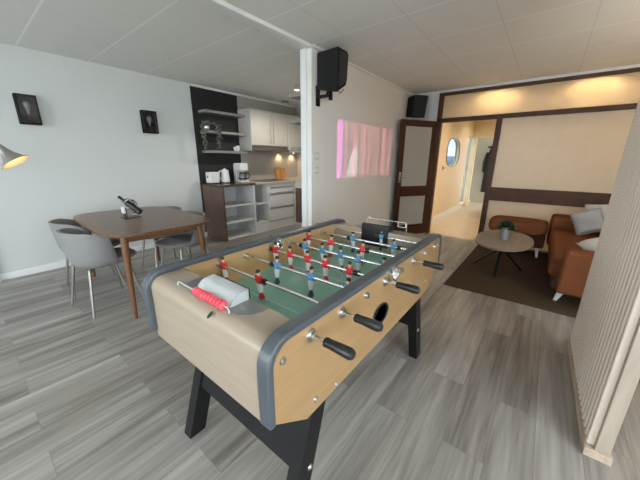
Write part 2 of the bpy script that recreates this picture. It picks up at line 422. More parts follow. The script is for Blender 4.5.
bm = B()
box(bm, XL-.1, XL, YS-.1, 2.565, 0, CZ, mi=0)
box(bm, XL-.1, XL, 2.565, 3.44, 0, CZ, mi=1)
box(bm, XL-.1, XL, 3.44, 5.0, 0, CZ, mi=2)
struct('wall_left', bm, [M['white_wall'], M['black_wall'], M['taupe_wall']])
struct('wall_kitchen', box(B(), XL-.1, XP-.13, 5.0, 5.1, 0, CZ), M['taupe_wall'])
struct('wall_partition', box(B(), XP-.13, XP, 2.53, YB+.06, 0, CZ), M['part_wall'])
struct('trim_1', box(B(), XP-.135, XP-.06, 2.505, 2.53, 0, CZ, .004), M['trim'])
struct('trim_2', box(B(), XP-.13, XP+.0, YS, 2.53, CZ-.035, CZ, .006), M['trim'])
struct('trim_3', box(B(), XL, XL+.025, 2.565, 5.0, CZ-.035, CZ, .006), M['trim'])
struct('trim_4', box(B(), XP, XP+.02, 2.53, YB, CZ-.03, CZ, .005), M['part_wall'])
struct('trim_5', box(B(), XL, XL+.05, YS, 0.075, 0, CZ, .004), M['white_wall'])
struct('baseboard_left', box(B(), XL, XL+.016, .075, 2.6, 0, .075, .004), M['trim'])
struct('baseboard_partition', box(B(), XP, XP+.014, 2.53, YB, 0, .07, .004), M['trim'])
bm = B()
RY0, RY1 = -3.0, 1.2
box(bm, XR, XR+.1, YS-.1, RY0, 0, CZ); box(bm, XR, XR+.1, RY1, 11.6, 0, CZ); box(bm, XR, XR+.1, RY0, RY1, 0, .5); box(bm, XR, XR+.1, RY0, RY1, 2.3, CZ)
struct('wall_right', bm, M['white_wall'])
bm = B()
for y in (RY0, RY0+1.4, RY0+2.8, RY1): box(bm, XR+.02, XR+.08, y-.03, y+.03, .5, 2.3, .005)
for z in (.5, 2.3): box(bm, XR+.02, XR+.08, RY0, RY1, z-.03, z+.03, .005)
w6 = struct('window_6', bm, M['trim'])
obj('window_glass', box(B(), XR+.045, XR+.055, RY0, RY1, .5, 2.3), M['pane'], w6)
# window wall behind the camera
bm = B()
WX0, WX1, WZ0, WZ1 = -4.4, 0.6, 0.75, 2.30
box(bm, XL-.1, WX0, YS-.1, YS, 0, CZ); box(bm, WX1, XR+.1, YS-.1, YS, 0, CZ)
box(bm, WX0, WX1, YS-.1, YS, 0, WZ0); box(bm, WX0, WX1, YS-.1, YS, WZ1, CZ)
struct('wall_south', bm, M['white_wall'])
bm = B()
for x in (WX0, WX0+1.25, WX0+2.5, WX0+3.75, WX1):
    box(bm, x-.03, x+.03, YS-.08, YS-.02, WZ0, WZ1, .005)
for z in (WZ0, WZ1): box(bm, WX0, WX1, YS-.08, YS-.02, z-.03, z+.03, .005)
w1 = struct('window_1', bm, M['trim'])
obj('window_glass', box(B(), WX0, WX1, YS-.055, YS-.045, WZ0, WZ1), M['pane'], w1)

# glazed partition at the far end: brown frame, gold transom, cream panels
bm = B()
struct('wall_far', box(B(), XP-.13, -1.665, YB, YB+.06, 0, CZ), M['white_wall'])
struct('wall_far_header', box(B(), -1.665, XR, YB, YB+.06, 2.43, CZ), M['white_wall'])
X2, X3 = -1.665, XR
bm = B()
box(bm, X2, X3, YB-.02, YB+.07, 2.385, 2.43, .004)       # head
box(bm, X2, X2+.075, YB-.02, YB+.07, 0, 2.385, .004)     # left jamb
box(bm, X2, X3, YB-.02, YB+.07, 1.965, 2.03, .004)       # transom rail
box(bm, -.765, -.69, YB-.02, YB+.07, 0, 1.97, .004)      # jamb between door and panels
box(bm, -.69, X3, YB-.015, YB+.07, .715, .925, .004)     # band
struct('trim_6', bm, M['brown'])
struct('window_2', box(B(), X2+.07, X3, YB+.02, YB+.032, 2.03, 2.385), M['transom'])
struct('wall_far_panel', box(B(), -.69, X3, YB+.02, YB+.032, .925, 1.965), M['panel'])
struct('wall_far_panel_low', box(B(), -.69, X3, YB+.02, YB+.032, 0, .715), M['panel'])

# open door, hinged on the left jamb
hx, hy = -1.655, YB-.03
ax_, ay_ = -2.03, 4.70
ln = math.hypot(ax_-hx, ay_-hy); ang = math.atan2(ay_-hy, ax_-hx)
dr = thing('door_1', 'open red-brown framed door with two frosted grey panes', 'door', (hx, hy, 0), ang)
del dr['category']; dr['kind'] = 'structure'
bm = B()
T = .02
for a, b_, z0, z1 in ((0, .095, .01, 1.985), (ln-.095, ln, .01, 1.985), (.095, ln-.095, 1.885, 1.985), (.095, ln-.095, .72, .90), (.095, ln-.095, .01, .20)):
    box(bm, a, b_, -T, T, z0, z1, .004)
obj('door_frame', bm, M['doorbrown'], dr, world=False)
bm = B(); box(bm, .09, ln-.09, -.006, .006, .89, 1.89)
obj('glass_pane', bm, M['frost'], dr, world=False)
bm = B(); box(bm, .09, ln-.09, -.006, .006, .19, .73)
obj('glass_pane', bm, M['frost'], dr, world=False)
bm = B()
for s in (-1, 1):
    box(bm, ln-.07, ln-.03, s*T-.004, s*T+.004, .96, 1.14, .003)
    tube(bm, [(ln-.05, s*T, 1.06), (ln-.05, s*(T+.045), 1.06), (ln-.16, s*(T+.05), 1.06)], .009, 10)
obj('door_handle', bm, M['chrome'], dr, world=False)

# ------------------------------------------------------------------ hallway beyond
HX, HE = -1.88, 9.6
bm = B()
box(bm, HX-.1, HX, YB+.06, 9.05, 0, .95); box(bm, HX-.1, HX, YB+.06, 7.0, .95, CZ); box(bm, HX-.1, HX, 8.15, 9.05, .95, CZ)
box(bm, HX-.1, HX, 7.0, 8.15, 1.95, CZ)
# oval window opening: polygon ring plate
def ovalpt(t, a=.56, b=.315, n=3.0):
    c, s = math.cos(t), math.sin(t)
    return (7.58+a*math.copysign(abs(c)**(2/n), c), 1.525+b*math.copysign(abs(s)**(2/n), s))
t = bmesh.new(); NS = 48
for xx in (HX, HX-.1):
    inn = [t.verts.new((xx, *ovalpt(2*PI*k/NS))) for k in range(NS)]
    out = []
    for k in range(NS):
        a = 2*PI*k/NS; c, s = math.cos(a), math.sin(a); m_ = max(abs(c), abs(s))
        out.append(t.verts.new((xx, 7.575+.575*c/m_, 1.45+.5*s/m_)))
    for k in range(NS): t.faces.new((inn[k], inn[(k+1) % NS], out[(k+1) % NS], out[k]))
    if xx == HX: first = inn
    else:
        for k in range(NS): t.faces.new((first[k], first[(k+1) % NS], inn[(k+1) % NS], inn[k]))
bmesh.ops.recalc_face_normals(t, faces=t.faces[:]); merge(bm, t)
box(bm, HX-.1, HX, 9.05, HE+.1, 2.0, CZ); box(bm, HX-.1, HX, 9.05, HE+.1, 0, .12)
struct('wall_hall_left', bm, M['cream'])
# oval window frame and pane
bm = B()
tube(bm, [(HX+.005, *ovalpt(2*PI*k/NS)) for k in range(NS+1)], .009, 8, cap=False)
w3 = struct('window_3', bm, M['rim'])
t = bmesh.new(); t.faces.new([t.verts.new((HX-.05, *ovalpt(2*PI*k/NS))) for k in range(NS)])
bmesh.ops.solidify(t, geom=t.faces[:], thickness=.006)
obj('window_glass', t, M['tintpane'], w3)
struct('baseboard_hall', box(B(), HX, HX+.015, YB+.08, 9.05, 0, .11, .004), M['trim'])
bm = B()
for a, b_ in ((6.42, 6.5), (6.0-.3, 6.0-.22)): box(bm, HX, HX+.02, a-.03, b_-.03, 0, 2.03, .004)
box(bm, HX, HX+.02, 5.67, 6.47, 1.97, 2.03, .004)
struct('trim_7', bm, M['cream'])
# hall end wall with doorway
bm = B()
box(bm, HX-.1, -1.79, HE, HE+.1, 0, CZ); box(bm, -.95, XR, HE, HE+.1, 0, CZ); box(bm, -1.79, -.95, HE, HE+.1, 1.99, CZ)
struct('wall_hall_end', bm, M['cream'])
bm = B()
box(bm, -1.84, -1.78, HE-.02, HE+.11, 0, 2.03, .004); box(bm, -.96, -.90, HE-.02, HE+.11, 0, 2.03, .004); box(bm, -1.78, -.96, HE-.02, HE+.11, 1.98, 2.03, .004)
struct('trim_8', bm, M['cream'])
bm = B(); box(bm, HX-.055, HX-.047, 9.05, HE, .12, 2.0)
struct('window_4', bm, M['midpane'])
# bright room beyond the doorway
bm = B()
box(bm, -2.0, .2, 10.9, 11.0, 0, .3); box(bm, -2.0, -.9, 10.9, 11.0, .3, CZ); box(bm, .0, .2, 10.9, 11.0, .3, CZ); box(bm, -.9, 0, 10.9, 11.0, 2.2, CZ)
struct('wall_end_room', bm, M['white_wall'])
bm = B(); box(bm, -.9, 0, 10.94, 10.95, .3, 2.2)
struct('window_5', bm, M['pane'])
struct('wall_end_room_left', box(B(), -2.1, -2.0, HE+.1, 11, 0, CZ), M['white_wall'])
struct('wall_end_room_right', box(B(), .2, .3, HE+.1, 11, 0, CZ), M['white_wall'])
# house outside the oval window
hs = thing('house', 'pale house with grey roof seen through the oval hall window', 'house', (-7, 27, -.4))
obj('house_wall', box(B(), -10, -3.5, 24, 30, -.4, .95), M['house'], hs)
bm = B(); prism(bm, [(23.5, .95), (30.5, .95), (27, 1.75)], 'x', -10.4, -3.1)
obj('house_roof', bm, M['roof'], hs)
for x in (-6.9, -5.3): obj('house_window', box(B(), x, x+.7, 23.97, 24.0, -.2, .6), M['blackmatte'], hs)
struct('ground', box(B(), -60, 60, -40, 60, -.6, -.4), M['ground'])

# ------------------------------------------------------------------ football table
FX0, FX1, FY0, FY1 = -1.28, -.486, .405, 1.93
RZ, FZ, ZR = .862, .705, .812
ft = thing('football_table', 'wooden table football game with slate rim on black legs', 'football table', (-.883, 1.17, 0))
def prof(o=0.0, n=7):
    """outline of a side panel in Y-Z, o grows it outward"""
    p = []
    rr = .075
    p.append((FY0-o, .60)); 
    for k in range(n+1):
        a = PI-(PI/2)*k/n
        p.append((FY0+rr+(rr+o)*math.cos(a), RZ-rr+(rr+o)*math.sin(a)))
    for k in range(n+1):
        a = PI/2-(PI/2)*k/n
        p.append((FY1-rr+(rr+o)*math.cos(a), RZ-rr+(rr+o)*math.sin(a)))
    p.append((FY1+o, .655))
    return p
side = prof(-.011)+[(FY1-.16, .53), (FY1-.30, .515), (FY0+.15, .50)]
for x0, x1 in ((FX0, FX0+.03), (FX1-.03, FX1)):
    obj('side_panel', prism(B(), side, 'x', x0, x1, .002), M['beech'] if x0 > -1 else M['beech_lit'], ft)  # left panel takes the beech copy with light painted in
def ring(x0, x1):
    bm = bmesh.new(); A = prof(.012); Bq = prof(-.012)
    poly = A+Bq[::-1]
    n = len(A)
    va = [[bm.verts.new((x, *p)) for p in poly] for x in (x0, x1)]
    N2 = len(poly)
    for s, vs in enumerate(va):
        for k in range(n-1):
            q = (vs[k], vs[k+1], vs[N2-2-k], vs[N2-1-k]); bm.faces.new(q)
    for k in range(N2):
        bm.faces.new((va[0][k], va[0][(k+1) % N2], va[1][(k+1) % N2], va[1][k]))
    bmesh.ops.recalc_face_normals(bm, faces=bm.faces[:])
    es = [e for e in bm.edges if len(e.link_faces) == 2 and e.calc_face_angle(0) > 1.2]
    bmesh.ops.bevel(bm, geom=es, offset=.006, segments=3, affect='EDGES', profile=.5)
    return bm
obj('rim', ring(FX0-.006, FX0+.042), M['rim'], ft)
obj('rim', ring(FX1-.042, FX1+.006), M['rim'], ft)
# end panels: rounded apron running into the deck
def endprof(n=7):
    y, zt, rr, th = FY0+.010, .848, .05, .022
    o = [(y, .57)]; i = []
    for k in range(n+1):
        a = PI-(PI/2)*k/n; o.append((y+rr+rr*math.cos(a), zt-rr+rr*math.sin(a)))
    o += [(FY0+.158, zt), (FY0+.158, FZ-.02), (FY0+.14, FZ-.02), (FY0+.14, zt-th)]
    for k in range(n+1):
        a = PI/2+(PI/2)*k/n; o.append((y+rr+(rr-th)*math.cos(a), zt-rr+(rr-th)*math.sin(a)))
    o += [(y+th, .57)]
    return o
ep = endprof()
# goal mouth is cut by the hood; the end panel is one moulded sheet
obj('end_panel', prism(B(), ep, 'x', FX0+.03, FX1-.03), M['beech_end'], ft)
mid2 = FY0+FY1
obj('end_panel', prism(B(), [(mid2-a, b_) for a, b_ in ep], 'x', FX0+.03, FX1-.03), M['beech_end'], ft)
# latch on the front
bm = B(); lathe(bm, [(0, .004), (.008, .004), (.009, 0)], (0, 0, 0), 14, 0, Matrix.Translation((-.79, FY0+.0185, .838)) @ Matrix.Rotation(R_(35), 4, 'X') @ Matrix.Diagonal((.6, 1.6, 1, 1)))
obj('lock', bm, M['black'], ft)
# playing field
bm = B(); box(bm, FX0+.03, FX1-.03, FY0+.13, FY1-.13, FZ-.015, FZ)
fld = obj('playfield', bm, M['field'], ft)
yc, xc = mid2/2, (FX0+FX1)/2
obj('centre_line', box(B(), FX0+.03, FX1-.03, yc-.003, yc+.003, FZ, FZ+.0008), M['line'], fld)
for sg in (1, -1):
    yg = yc-sg*.61
    bm = B()
    for w, d in ((.21, .22),):
        for sx in (-1, 1): box(bm, xc+sx*w-.003, xc+sx*w+.003, min(yg, yg+sg*d), max(yg, yg+sg*d), FZ, FZ+.0008)
        box(bm, xc-w, xc+w, yg+sg*d-.003, yg+sg*d+.003, FZ, FZ+.0008)
    obj('goal_area_line', bm, M['line'], fld)
bm = B()
for k in range(40):
    a, b_ = 2*PI*k/40, 2*PI*(k+1)/40
    p = lambda q, rr: (xc+rr*math.cos(q), yc+rr*math.sin(q), FZ+.0008)
    bm.faces.new([bm.verts.new(v) for v in (p(a, .097), p(a, .103), p(b_, .103), p(b_, .097))])
bmesh.ops.remove_doubles(bm, verts=bm.verts[:], dist=.0002)
obj('centre_circle', bm, M['line'], fld)
# sloping side strips along the inner walls
for sx in (-1, 1):
    xw = FX0+.03 if sx < 0 else FX1-.03
    pts = [(xw, FZ), (xw, FZ+.022), (xw-sx*.035, FZ)]
    obj('ramp_strip', prism(B(), pts, 'y', FY0+.16, FY1-.16), M['beech_lit'], ft)
# tray + hood + score counter at both ends
def round_poly(x0, x1, y0, y1, rs, n=6):
    P = []
    for (cx, cy, a0, rr) in ((x1-rs[0], y0+rs[0], -90, rs[0]), (x1-rs[1], y1-rs[1], 0, rs[1]), (x0+rs[2], y1-rs[2], 90, rs[2]), (x0+rs[3], y0+rs[3], 180, rs[3])):
        for k in range(n+1):
            a = R_(a0+90*k/n); P.append((cx+rr*math.cos(a), cy+rr*math.sin(a)))
    return P
for s in (0, 1):
    fy = (lambda y: y) if s == 0 else (lambda y: mid2-y)
    P = [(x, fy(y)) for x, y in round_poly(-1.075, -.66, FY0+.062, FY0+.157, (.06, .004, .004, .02))]
    if s: P = [(2*xc-x, y) for x, y in P]
    obj('ball_tray', prism(B(), P, 'z', .8475, .8505), M['tray'], ft)
    # hood: curved shell open to the field
    hp = []
    for k in range(9):
        a = PI-(PI/2)*k/8
        hp.append((FY0+.132+.062*math.cos(a), .832+.057*math.sin(a)))
    hp = [(FY0+.070, .80)]+hp+[(FY0+.152, .890)]
    hi = [(y+.004, z-.004) for y, z in hp]
    hx0, hx1 = xc-.105+.015*(1-2*s), xc+.105+.015*(1-2*s)
    bm = B()
    poly = [(fy(y), z) for y, z in hp+hi[::-1]]
    # shell as quads
    t = bmesh.new(); n = len(hp)
    V = [[t.verts.new((x, *p)) for p in poly] for x in (hx0, hx1)]
    for k in range(2*n): t.faces.new((V[0][k], V[0][(k+1) % (2*n)], V[1][(k+1) % (2*n)], V[1][k]))
    for vs in V:
        for k in range(n-1): t.faces.new((vs[k], vs[k+1], vs[2*n-2-k], vs[2*n-1-k]))
    bmesh.ops.recalc_face_normals(t, faces=t.faces[:]); merge(bm, t, 0)
    cheek = [(fy(y), z) for y, z in hp]+[(fy(FY0+.152), .80)]
    prism(bm, cheek, 'x', hx0-.004, hx0+.001, mi=0); prism(bm, cheek, 'x', hx1-.001, hx1+.004, mi=0)
    inn = [(fy(y+.007), z-.007) for y, z in hp]+[(fy(FY0+.147), .73), (fy(FY0+.078), .73)]
    prism(bm, inn, 'x', hx0+.003, hx1-.003, mi=1)
    box(bm, hx0, hx1, min(fy(FY0+.142), fy(FY0+.1615)), max(fy(FY0+.142), fy(FY0+.1615)), .735, .888, mi=1)
    obj('goal_hood', bm, [M['silver'] if s == 0 else M['black'], M['black']], ft, label='silver goal hood' if s == 0 else 'black goal hood')
    # wire counter with ten beads
    yw, zw = fy(FY0+.053), .866
    bm = B(); xa, xb = xc-.19, xc+.145
    if s:
        zw = .912; xa, xb = xc-.13, xc+.17
    tube(bm, [(xa-.004, yw, .848), (xa-.004, yw, zw-.006), (xa+.004, yw, zw), (xb-.004, yw, zw), (xb+.004, yw, zw-.006), (xb+.004, yw, .848)], .0026, 8)
    if s:
        tube(bm, [(xa, yw, zw), (xa+.01, yw, zw+.014), (xa+.025, yw, zw)], .0026, 8)
        tube(bm, [(xb-.06, yw, zw), (xb-.05, yw-.02, zw-.03), (xb, yw-.01, zw-.03), (xb, yw, zw)], .0026, 8)
    ct = obj('score_wire', bm, M['silver'], ft)
    if s == 0:
        for k in range(10):
            x = xc-.055+.0192*k
            bm = B(); lathe(bm, [(.003, -.0065), (.009, -.0065), (.0145, -.0035), (.016, 0), (.0145, .0035), (.009, .0065), (.003, .0065)], (x, yw, zw), 16, 0, Matrix.Rotation(PI/2, 4, 'Y'))
            obj('score_bead', bm, M['redbead'], ct)
# throw-in cups and ball return
for x, s in ((FX1, 1), (FX0+.03, 1)):
    bm = B(); lathe(bm, [(.0, .004), (.022, .005), (.027, .018), (.030, .028), (.034, .029), (.036, .020), (.034, 0), (.0, 0)], (x-(.004 if s > 0 else 0), 1.155, .832), 20, 0, Matrix.Rotation(PI/2, 4, 'Y'))
    obj('throw_in_cup', bm, M['chrome'], ft)
bm = B()
RY = Matrix.Rotation(PI/2, 4, 'Y')
lathe(bm, [(0, .003), (.05, .003), (.052, .004)], (FX1-.003, 1.063, .660), 28, 0, RY @ Matrix.Diagonal((.85, 1.28, 1, 1)))
lathe(bm, [(.050, 0), (.050, .008), (.054, .011), (.060, .009), (.062, 0)], (FX1-.003, 1.063, .660), 28, 0, RY @ Matrix.Diagonal((.85, 1.28, 1, 1)))
obj('ball_return', bm, M['black'], ft)
# bolts on the visible side panel
for y, z, rr in ((.454, .794, .013), (.60, .548, .011), (.722, .522, .009), (1.541, .675, .006), (1.70, .60, .007), (1.414, .692, .006), (1.56, .575, .007), (1.86, .80, .009), (1.84, .66, .008)):
    bm = B(); lathe(bm, [(0, .008), (rr*.45, .008), (rr*.55, .004), (rr*.9, .0035), (rr, 0)], (FX1, y, z), 16, 0, RY)
    obj('bolt', bm, M['steel'], ft)
# rods with figures, handles and bearings
def figure_bm(x, y, z, team, tilt=0):
    bm = B(); sh = 0
    # materials: 0 shirt 1 skin 2 hair 3 shorts 4 feet
    ball(bm, (0, 0, .036), .0105, 1, (1, 1, 1.25), 10, 8)
    ball(bm, (0, -.001, .042), .0112, 2, (1.02, 1.0, .85), 10, 8)
    tube(bm, [(0, 0, .020), (0, 0, .026)], [.006, .005], 8, 1)
    hull(bm, [(sx*.019, sy*.010, .019) for sx in (-1, 1) for sy in (-1, 1)]+[(sx*.013, sy*.010, -.018) for sx in (-1, 1) for sy in (-1, 1)], .004, 0)
    tube(bm, [(0.022, 0, .014), (.024, 0, -.006), (.019, .002, -.018)], [.0055, .005, .0045], 8, 0)
    tube(bm, [(-.022, 0, .014), (-.024, 0, -.006), (-.019, .002, -.018)], [.0055, .005, .0045], 8, 0)
    ball(bm, (.018, .003, -.022), .0045, 1, u=8, v=6); ball(bm, (-.018, .003, -.022), .0045, 1, u=8, v=6)
    tube(bm, [(0, 0, -.016), (0, 0, -.040), (0, 0, -.062)], [.0145, .0135, .0105], 10, 3)
    tube(bm, [(0, 0, -.060), (0, 0, -.086)], [.0095, .0095], 10, 4)
    hull(bm, [(sx*.010, sy*.012, zz) for sx in (-1, 1) for sy in (-1, 1) for zz in (-.078, -.1)], .004, 4)
    lathe(bm, [(.0085, -.013), (.012, -.013), (.012, .013), (.0085, .013)], (0, 0, 0), 12, 0, RY)
    bmesh.ops.transform(bm, matrix=Matrix.Translation((x, y, z)) @ Matrix.Rotation(tilt, 4, 'X'), verts=bm.verts)
    return bm
TEAM = {'red': [M['red'], M['skin'], M['hair'], M['whitepl'], M['red']], 'blue': [M['blue'], M['skin'], M['hair'], M['whitepl'], M['navy']]}
rods = [(.576, 'red', [-.883], 1), (.747, 'red', [-1.205, -.934], 1), (.919, 'blue', [-1.0, -.772, -.572], -1),
        (1.09, 'red', [-1.194, -1.074, -.941, -.82, -.673], 1), (1.262, 'blue', [-1.109, -.972, -.841, -.727, -.574], -1),
        (1.433, 'red', [-1.225, -1.034, -.80], 1), (1.605, 'blue', [-.973, -.675], -1), (1.776, 'blue', [-.843], -1)]
tilts = [0, .10, -.05, .04, .12, -.12, .05, -.03]
for i, (y, team, xs, hs_) in enumerate(rods):
    xa, xb = (FX0-.02, FX1+.05) if hs_ > 0 else (FX0-.06, FX1+.006)
    bm = B(); tube(bm, [(xa, y, ZR), (xb+.03*(hs_ > 0), y, ZR)], .0075, 12)
    rod = obj('rod', bm, M['chrome'], ft)
    for x in xs:
        obj('player_figure', figure_bm(x, y, ZR, team, tilts[i]), TEAM[team], rod, label=team+' player figure')
    # bumpers, bearings
    for bx in (min(xs)-.034, max(xs)+.034):
        if FX0+.045 < bx < FX1-.045:
            bm = B(); lathe(bm, [(.008, -.011), (.0135, -.011), (.0145, 0), (.0135, .011), (.008, .011)], (bx, y, ZR), 14, 0, RY)
            obj('bumper', bm, M['black'], rod)
    for xw, sg in ((FX1, 1), (FX0+.03, 1)):
        big = hs_ > 0
        rr = .022 if (big and xw == FX1) else .014 if xw == FX1 else .017
        bm = B(); lathe(bm, [(.0078, .014), (.011, .014), (.0125, .006), (rr*.9, .005), (rr, 0), (.0078, 0)], (xw, y, ZR), 20, 0, RY)
        obj('bearing', bm, M['steel'], rod)
    hxx = FX1+.055 if hs_ > 0 else FX0-.055
    bm = B(); lathe(bm, [(0, 0), (.0135, 0), (.0155, .003), (.0155, .010), (.0145, .013), (.016, .045), (.0178, .080), (.0165, .092), (.011, .099), (0, .10)], (hxx, y, ZR), 20, 0, Matrix.Rotation(PI/2*hs_, 4, 'Y'))
    obj('handle', bm, M['black'], rod)
# black base: four splayed legs, aprons and stretchers
LZ = .50
SPL = .293   # legs splay outward
def leg_y(sy, z): return .443+SPL*z if sy < 0 else 1.802-SPL*z
def leg_bm(sx, sy):
    x0, x1 = (-1.215, -1.155) if sx < 0 else (-.548, -.492)
    pts = []
    for x in (x0, x1):
        for z in (0, .56):
            y = leg_y(sy, z); pts += [(x, y, z), (x, y-sy*.082, z)]
    return hull(B(), pts, .003)
for sx in (-1, 1):
    for sy in (-1, 1):
        lg = obj('leg', leg_bm(sx, sy), M['blackwood'], ft)
        if sx > 0:
            z = .26; y = leg_y(sy, z)-sy*.055
            bm = B(); lathe(bm, [(0, .007), (.007, .007), (.0115, .003), (.012, 0)], (-.492, y, z), 14, 0, RY)
            obj('bolt', bm, M['steel'], lg)
for sy in (-1, 1):
    bm = B(); pts = []
    for x in (-1.154, -.549):
        for z in (.255, .56): pts += [(x, leg_y(sy, z)-sy*.012, z), (x, leg_y(sy, z)-sy*.036, z)]
    obj('apron', hull(bm, pts, .002), M['blackwood'], ft)
bm = B(); box(bm, FX0+.05, FX1-.05, FY0+.15, FY1-.2, .562, .58)
obj('bottom_board', bm, M['beech'], ft)

# ------------------------------------------------------------------ dining table
dt = thing('dining_table', 'walnut dining table with bowed edges and tapered legs', 'table', (-3.25, 1.06, 0))
DC, DA = (-3.22, 1.095), R_(-2)
def drot(x, y): return (DC[0]+x*math.cos(DA)-y*math.sin(DA), DC[1]+x*math.sin(DA)+y*math.cos(DA))
def dining_outline(n=120):
    P = []
    W, H_, e = .72, .47, 7
    for k in range(n):
        a = 2*PI*k/n; c, s_ = math.cos(a), math.sin(a)
        P.append(drot(W*math.copysign(abs(c)**(2/e), c)*(1-.04*s_*s_), H_*math.copysign(abs(s_)**(2/e), s_)*(1-.13*c*c)))
    return P
bm = prism(B(), dining_outline(), 'z', .725, .75, .005)
obj('table_top', bm, M['walnut'], dt)
bm = B()
XR5 = Matrix.Translation((DC[0], DC[1], 0)) @ Matrix.Rotation(DA, 4, 'Z')
for y in (-.31, .31): box(bm, -.64, .56, y-.011, y+.011, .655, .726, .002, mx=XR5)
for x in (-.64, .56): box(bm, x-.011, x+.011, -.31, .31, .655, .726, .002, mx=XR5)
obj('apron', bm, M['walnut_leg'], dt)
for sx in (-1, 1):
    for sy in (-1, 1):
        tx, ty = drot(.57 if sx > 0 else -.655, sy*.32)
        bx, by = drot(.645 if sx > 0 else -.74, sy*.36)
        bm = B()
        tube(bm, [(bx, by, 0), (bx+(tx-bx)*.5, by+(ty-by)*.5, .36), (tx, ty, .726)], [.016, .023, .030], 14)
        obj('leg', bm, M['walnut_leg'], dt)

# ------------------------------------------------------------------ tub chairs
def make_chair(label):
    t = thing('dining_chair', label, 'chair', group='tub chairs around the dining table')
    bm = bmesh.new(); NA, NRr = 40, 14
    def rimh(a):  # a = angle from the back (-Y); back high, arms lower, open front
        a = abs(a)
        pts = [(0, .745), (.9, .738), (1.3, .715), (1.58, .67), (1.78, .54), (1.92, .45), (PI, .435)]
        for (a0, h0), (a1, h1) in zip(pts[:-1], pts[1:]):
            if a <= a1:
                q = (a-a0)/(a1-a0); q = q*q*(3-2*q); return h0+(h1-h0)*q
        return .445
    def pt(a, s, off=0):
        dirx, diry = math.sin(a), -math.cos(a)
        rad = .192
        if s < .45:
            q = s/.45; rr = rad*q**.8*(1-.0); z = .405+.012*q**3
            return (dirx*(rr-off*.5)*(1-.2*max(0, diry)), diry*(rr-off*.5)*.98*(1-.2*max(0, diry)), z+off)
        q = (s-.45)/.55; h = rimh(a)
        z = .417+(h-.417)*q
        flare = .045*max(0, (z-.417)/.34)**.8
        rr = (rad+.02*math.sin(min(1, q*3)*PI/2)+flare-off)*(1-.2*max(0, diry))
        return (dirx*rr*1.04, diry*rr*.97, z+off*max(0, 1-q*1.6))
    def sheet(off):
        c = bm.verts.new(pt(0, 0, off)); rows = []
        for i in range(1, NRr+1):
            rows.append([bm.verts.new(pt(-PI+2*PI*k/NA, i/NRr, off)) for k in range(NA)])
        for k in range(NA): bm.faces.new((c, rows[0][k], rows[0][(k+1) % NA]))
        for A, Bq in zip(rows[:-1], rows[1:]):
            for k in range(NA): bm.faces.new((A[k], Bq[k], Bq[(k+1) % NA], A[(k+1) % NA]))
        return rows[-1]
    o_, i_ = sheet(0), sheet(.022)
    for k in range(NA): bm.faces.new((o_[k], i_[k], i_[(k+1) % NA], o_[(k+1) % NA]))
    bmesh.ops.recalc_face_normals(bm, faces=bm.faces[:])
    obj('shell', bm, M['shell'], t, world=False, ang=60)
    bm = B(); cushion(bm, (0, .055, .452), (.395, .46, .075), (2.6, 0), n=8)
    obj('seat_cushion', bm, M['seat'], t, world=False)
    for sx in (-1, 1):
        for sy in (-1, 1):
            bm = B(); tube(bm, [(sx*.215, sy*.215, 0), (sx*.155, sy*.15, .408)], [.0095, .0125], 12)
            obj('leg', bm, M['grey_metal'], t, world=False)
    bm = B(); tube(bm, [(-.155, -.15, .400), (.155, .15, .400)], .01, 8); tube(bm, [(.155, -.15, .400), (-.155, .15, .400)], .01, 8)
    obj('leg_frame', bm, M['grey_metal'], t, world=False)
    return t
ch = make_chair('pale grey tub chair nearest the football table, pushed in with its back to the camera')
chairs = [((-3.10, .665), 8, None),
          ((-3.64, .70), -4, 'pale grey tub chair on the near table side, second from the football table'),
          ((-3.65, 1.45), 180, 'pale grey tub chair across the dining table, beneath the square lantern beside the shelves'),
          ((-3.10, 1.45), 188, 'pale grey tub chair across the dining table, in front of the brown kitchen end panel')]
for i, ((x, y), a, lb) in enumerate(chairs):
    o = ch if i == 0 else copy_tree(ch)
    if lb: o['label'] = lb
    o.location = (x, y, 0); o.rotation_euler = (0, 0, R_(a))

# wine bottle in a chrome holder
wb = thing('wine_bottle', 'black wine bottle tilted in a chrome holder on the dining table', 'bottle', (-3.30, 1.05, .75))
d0, d1 = Vector((-3.22, 1.105, .800)), Vector((-3.39, .955, .990))
dv = (d1-d0).normalized()
rotm = dv.to_track_quat('Z', 'Y').to_matrix().to_4x4()
bm = B(); lathe(bm, [(r_*.85, z*.82) for r_, z in [(0, 0), (.032, 0), (.037, .006), (.037, .18), (.030, .205), (.0145, .235), (.0135, .29), (.0155, .292), (.0155, .305), (0, .307)]], d0, 20, 0, rotm)
obj('bottle', bm, M['black'], wb)
bm = B(); lathe(bm, [(.0125, .205), (.0128, .205), (.0138, .245), (.0138, .2525), (0, .2535)], d0, 18, 0, rotm)
obj('cap', bm, M['blackmatte'], wb)
bh = thing('bottle_holder', 'chrome ring holder cradling the black bottle on the dining table', 'bottle holder', (-3.30, 1.06, .75))
bm = B()
pts = []
for k in range(19):
    a = R_(-65+200*k/18); pts.append((1.035+.07*math.cos(a), .852+.085*math.sin(a)))
for dx in (-.045, .045): tube(bm, [(-3.30+dx, p[0], p[1]) for p in pts], .007, 8)
for k in (0, 9, 18): tube(bm, [(-3.345, *pts[k]), (-3.255, *pts[k])], .006, 8)
obj('ring', bm, M['chrome'], bh)
bm = B(); box(bm, -3.36, -3.24, .96, 1.11, .75, .757, .003); box(bm, -3.35, -3.25, .985, .992, .755, .86, .003)
obj('base', bm, M['black'], bh)
bm = B(); box(bm, -3.335, -3.265, .968, .985, .80, .865, .002)
obj('tag_plate', bm, M['whitepl'], bh)

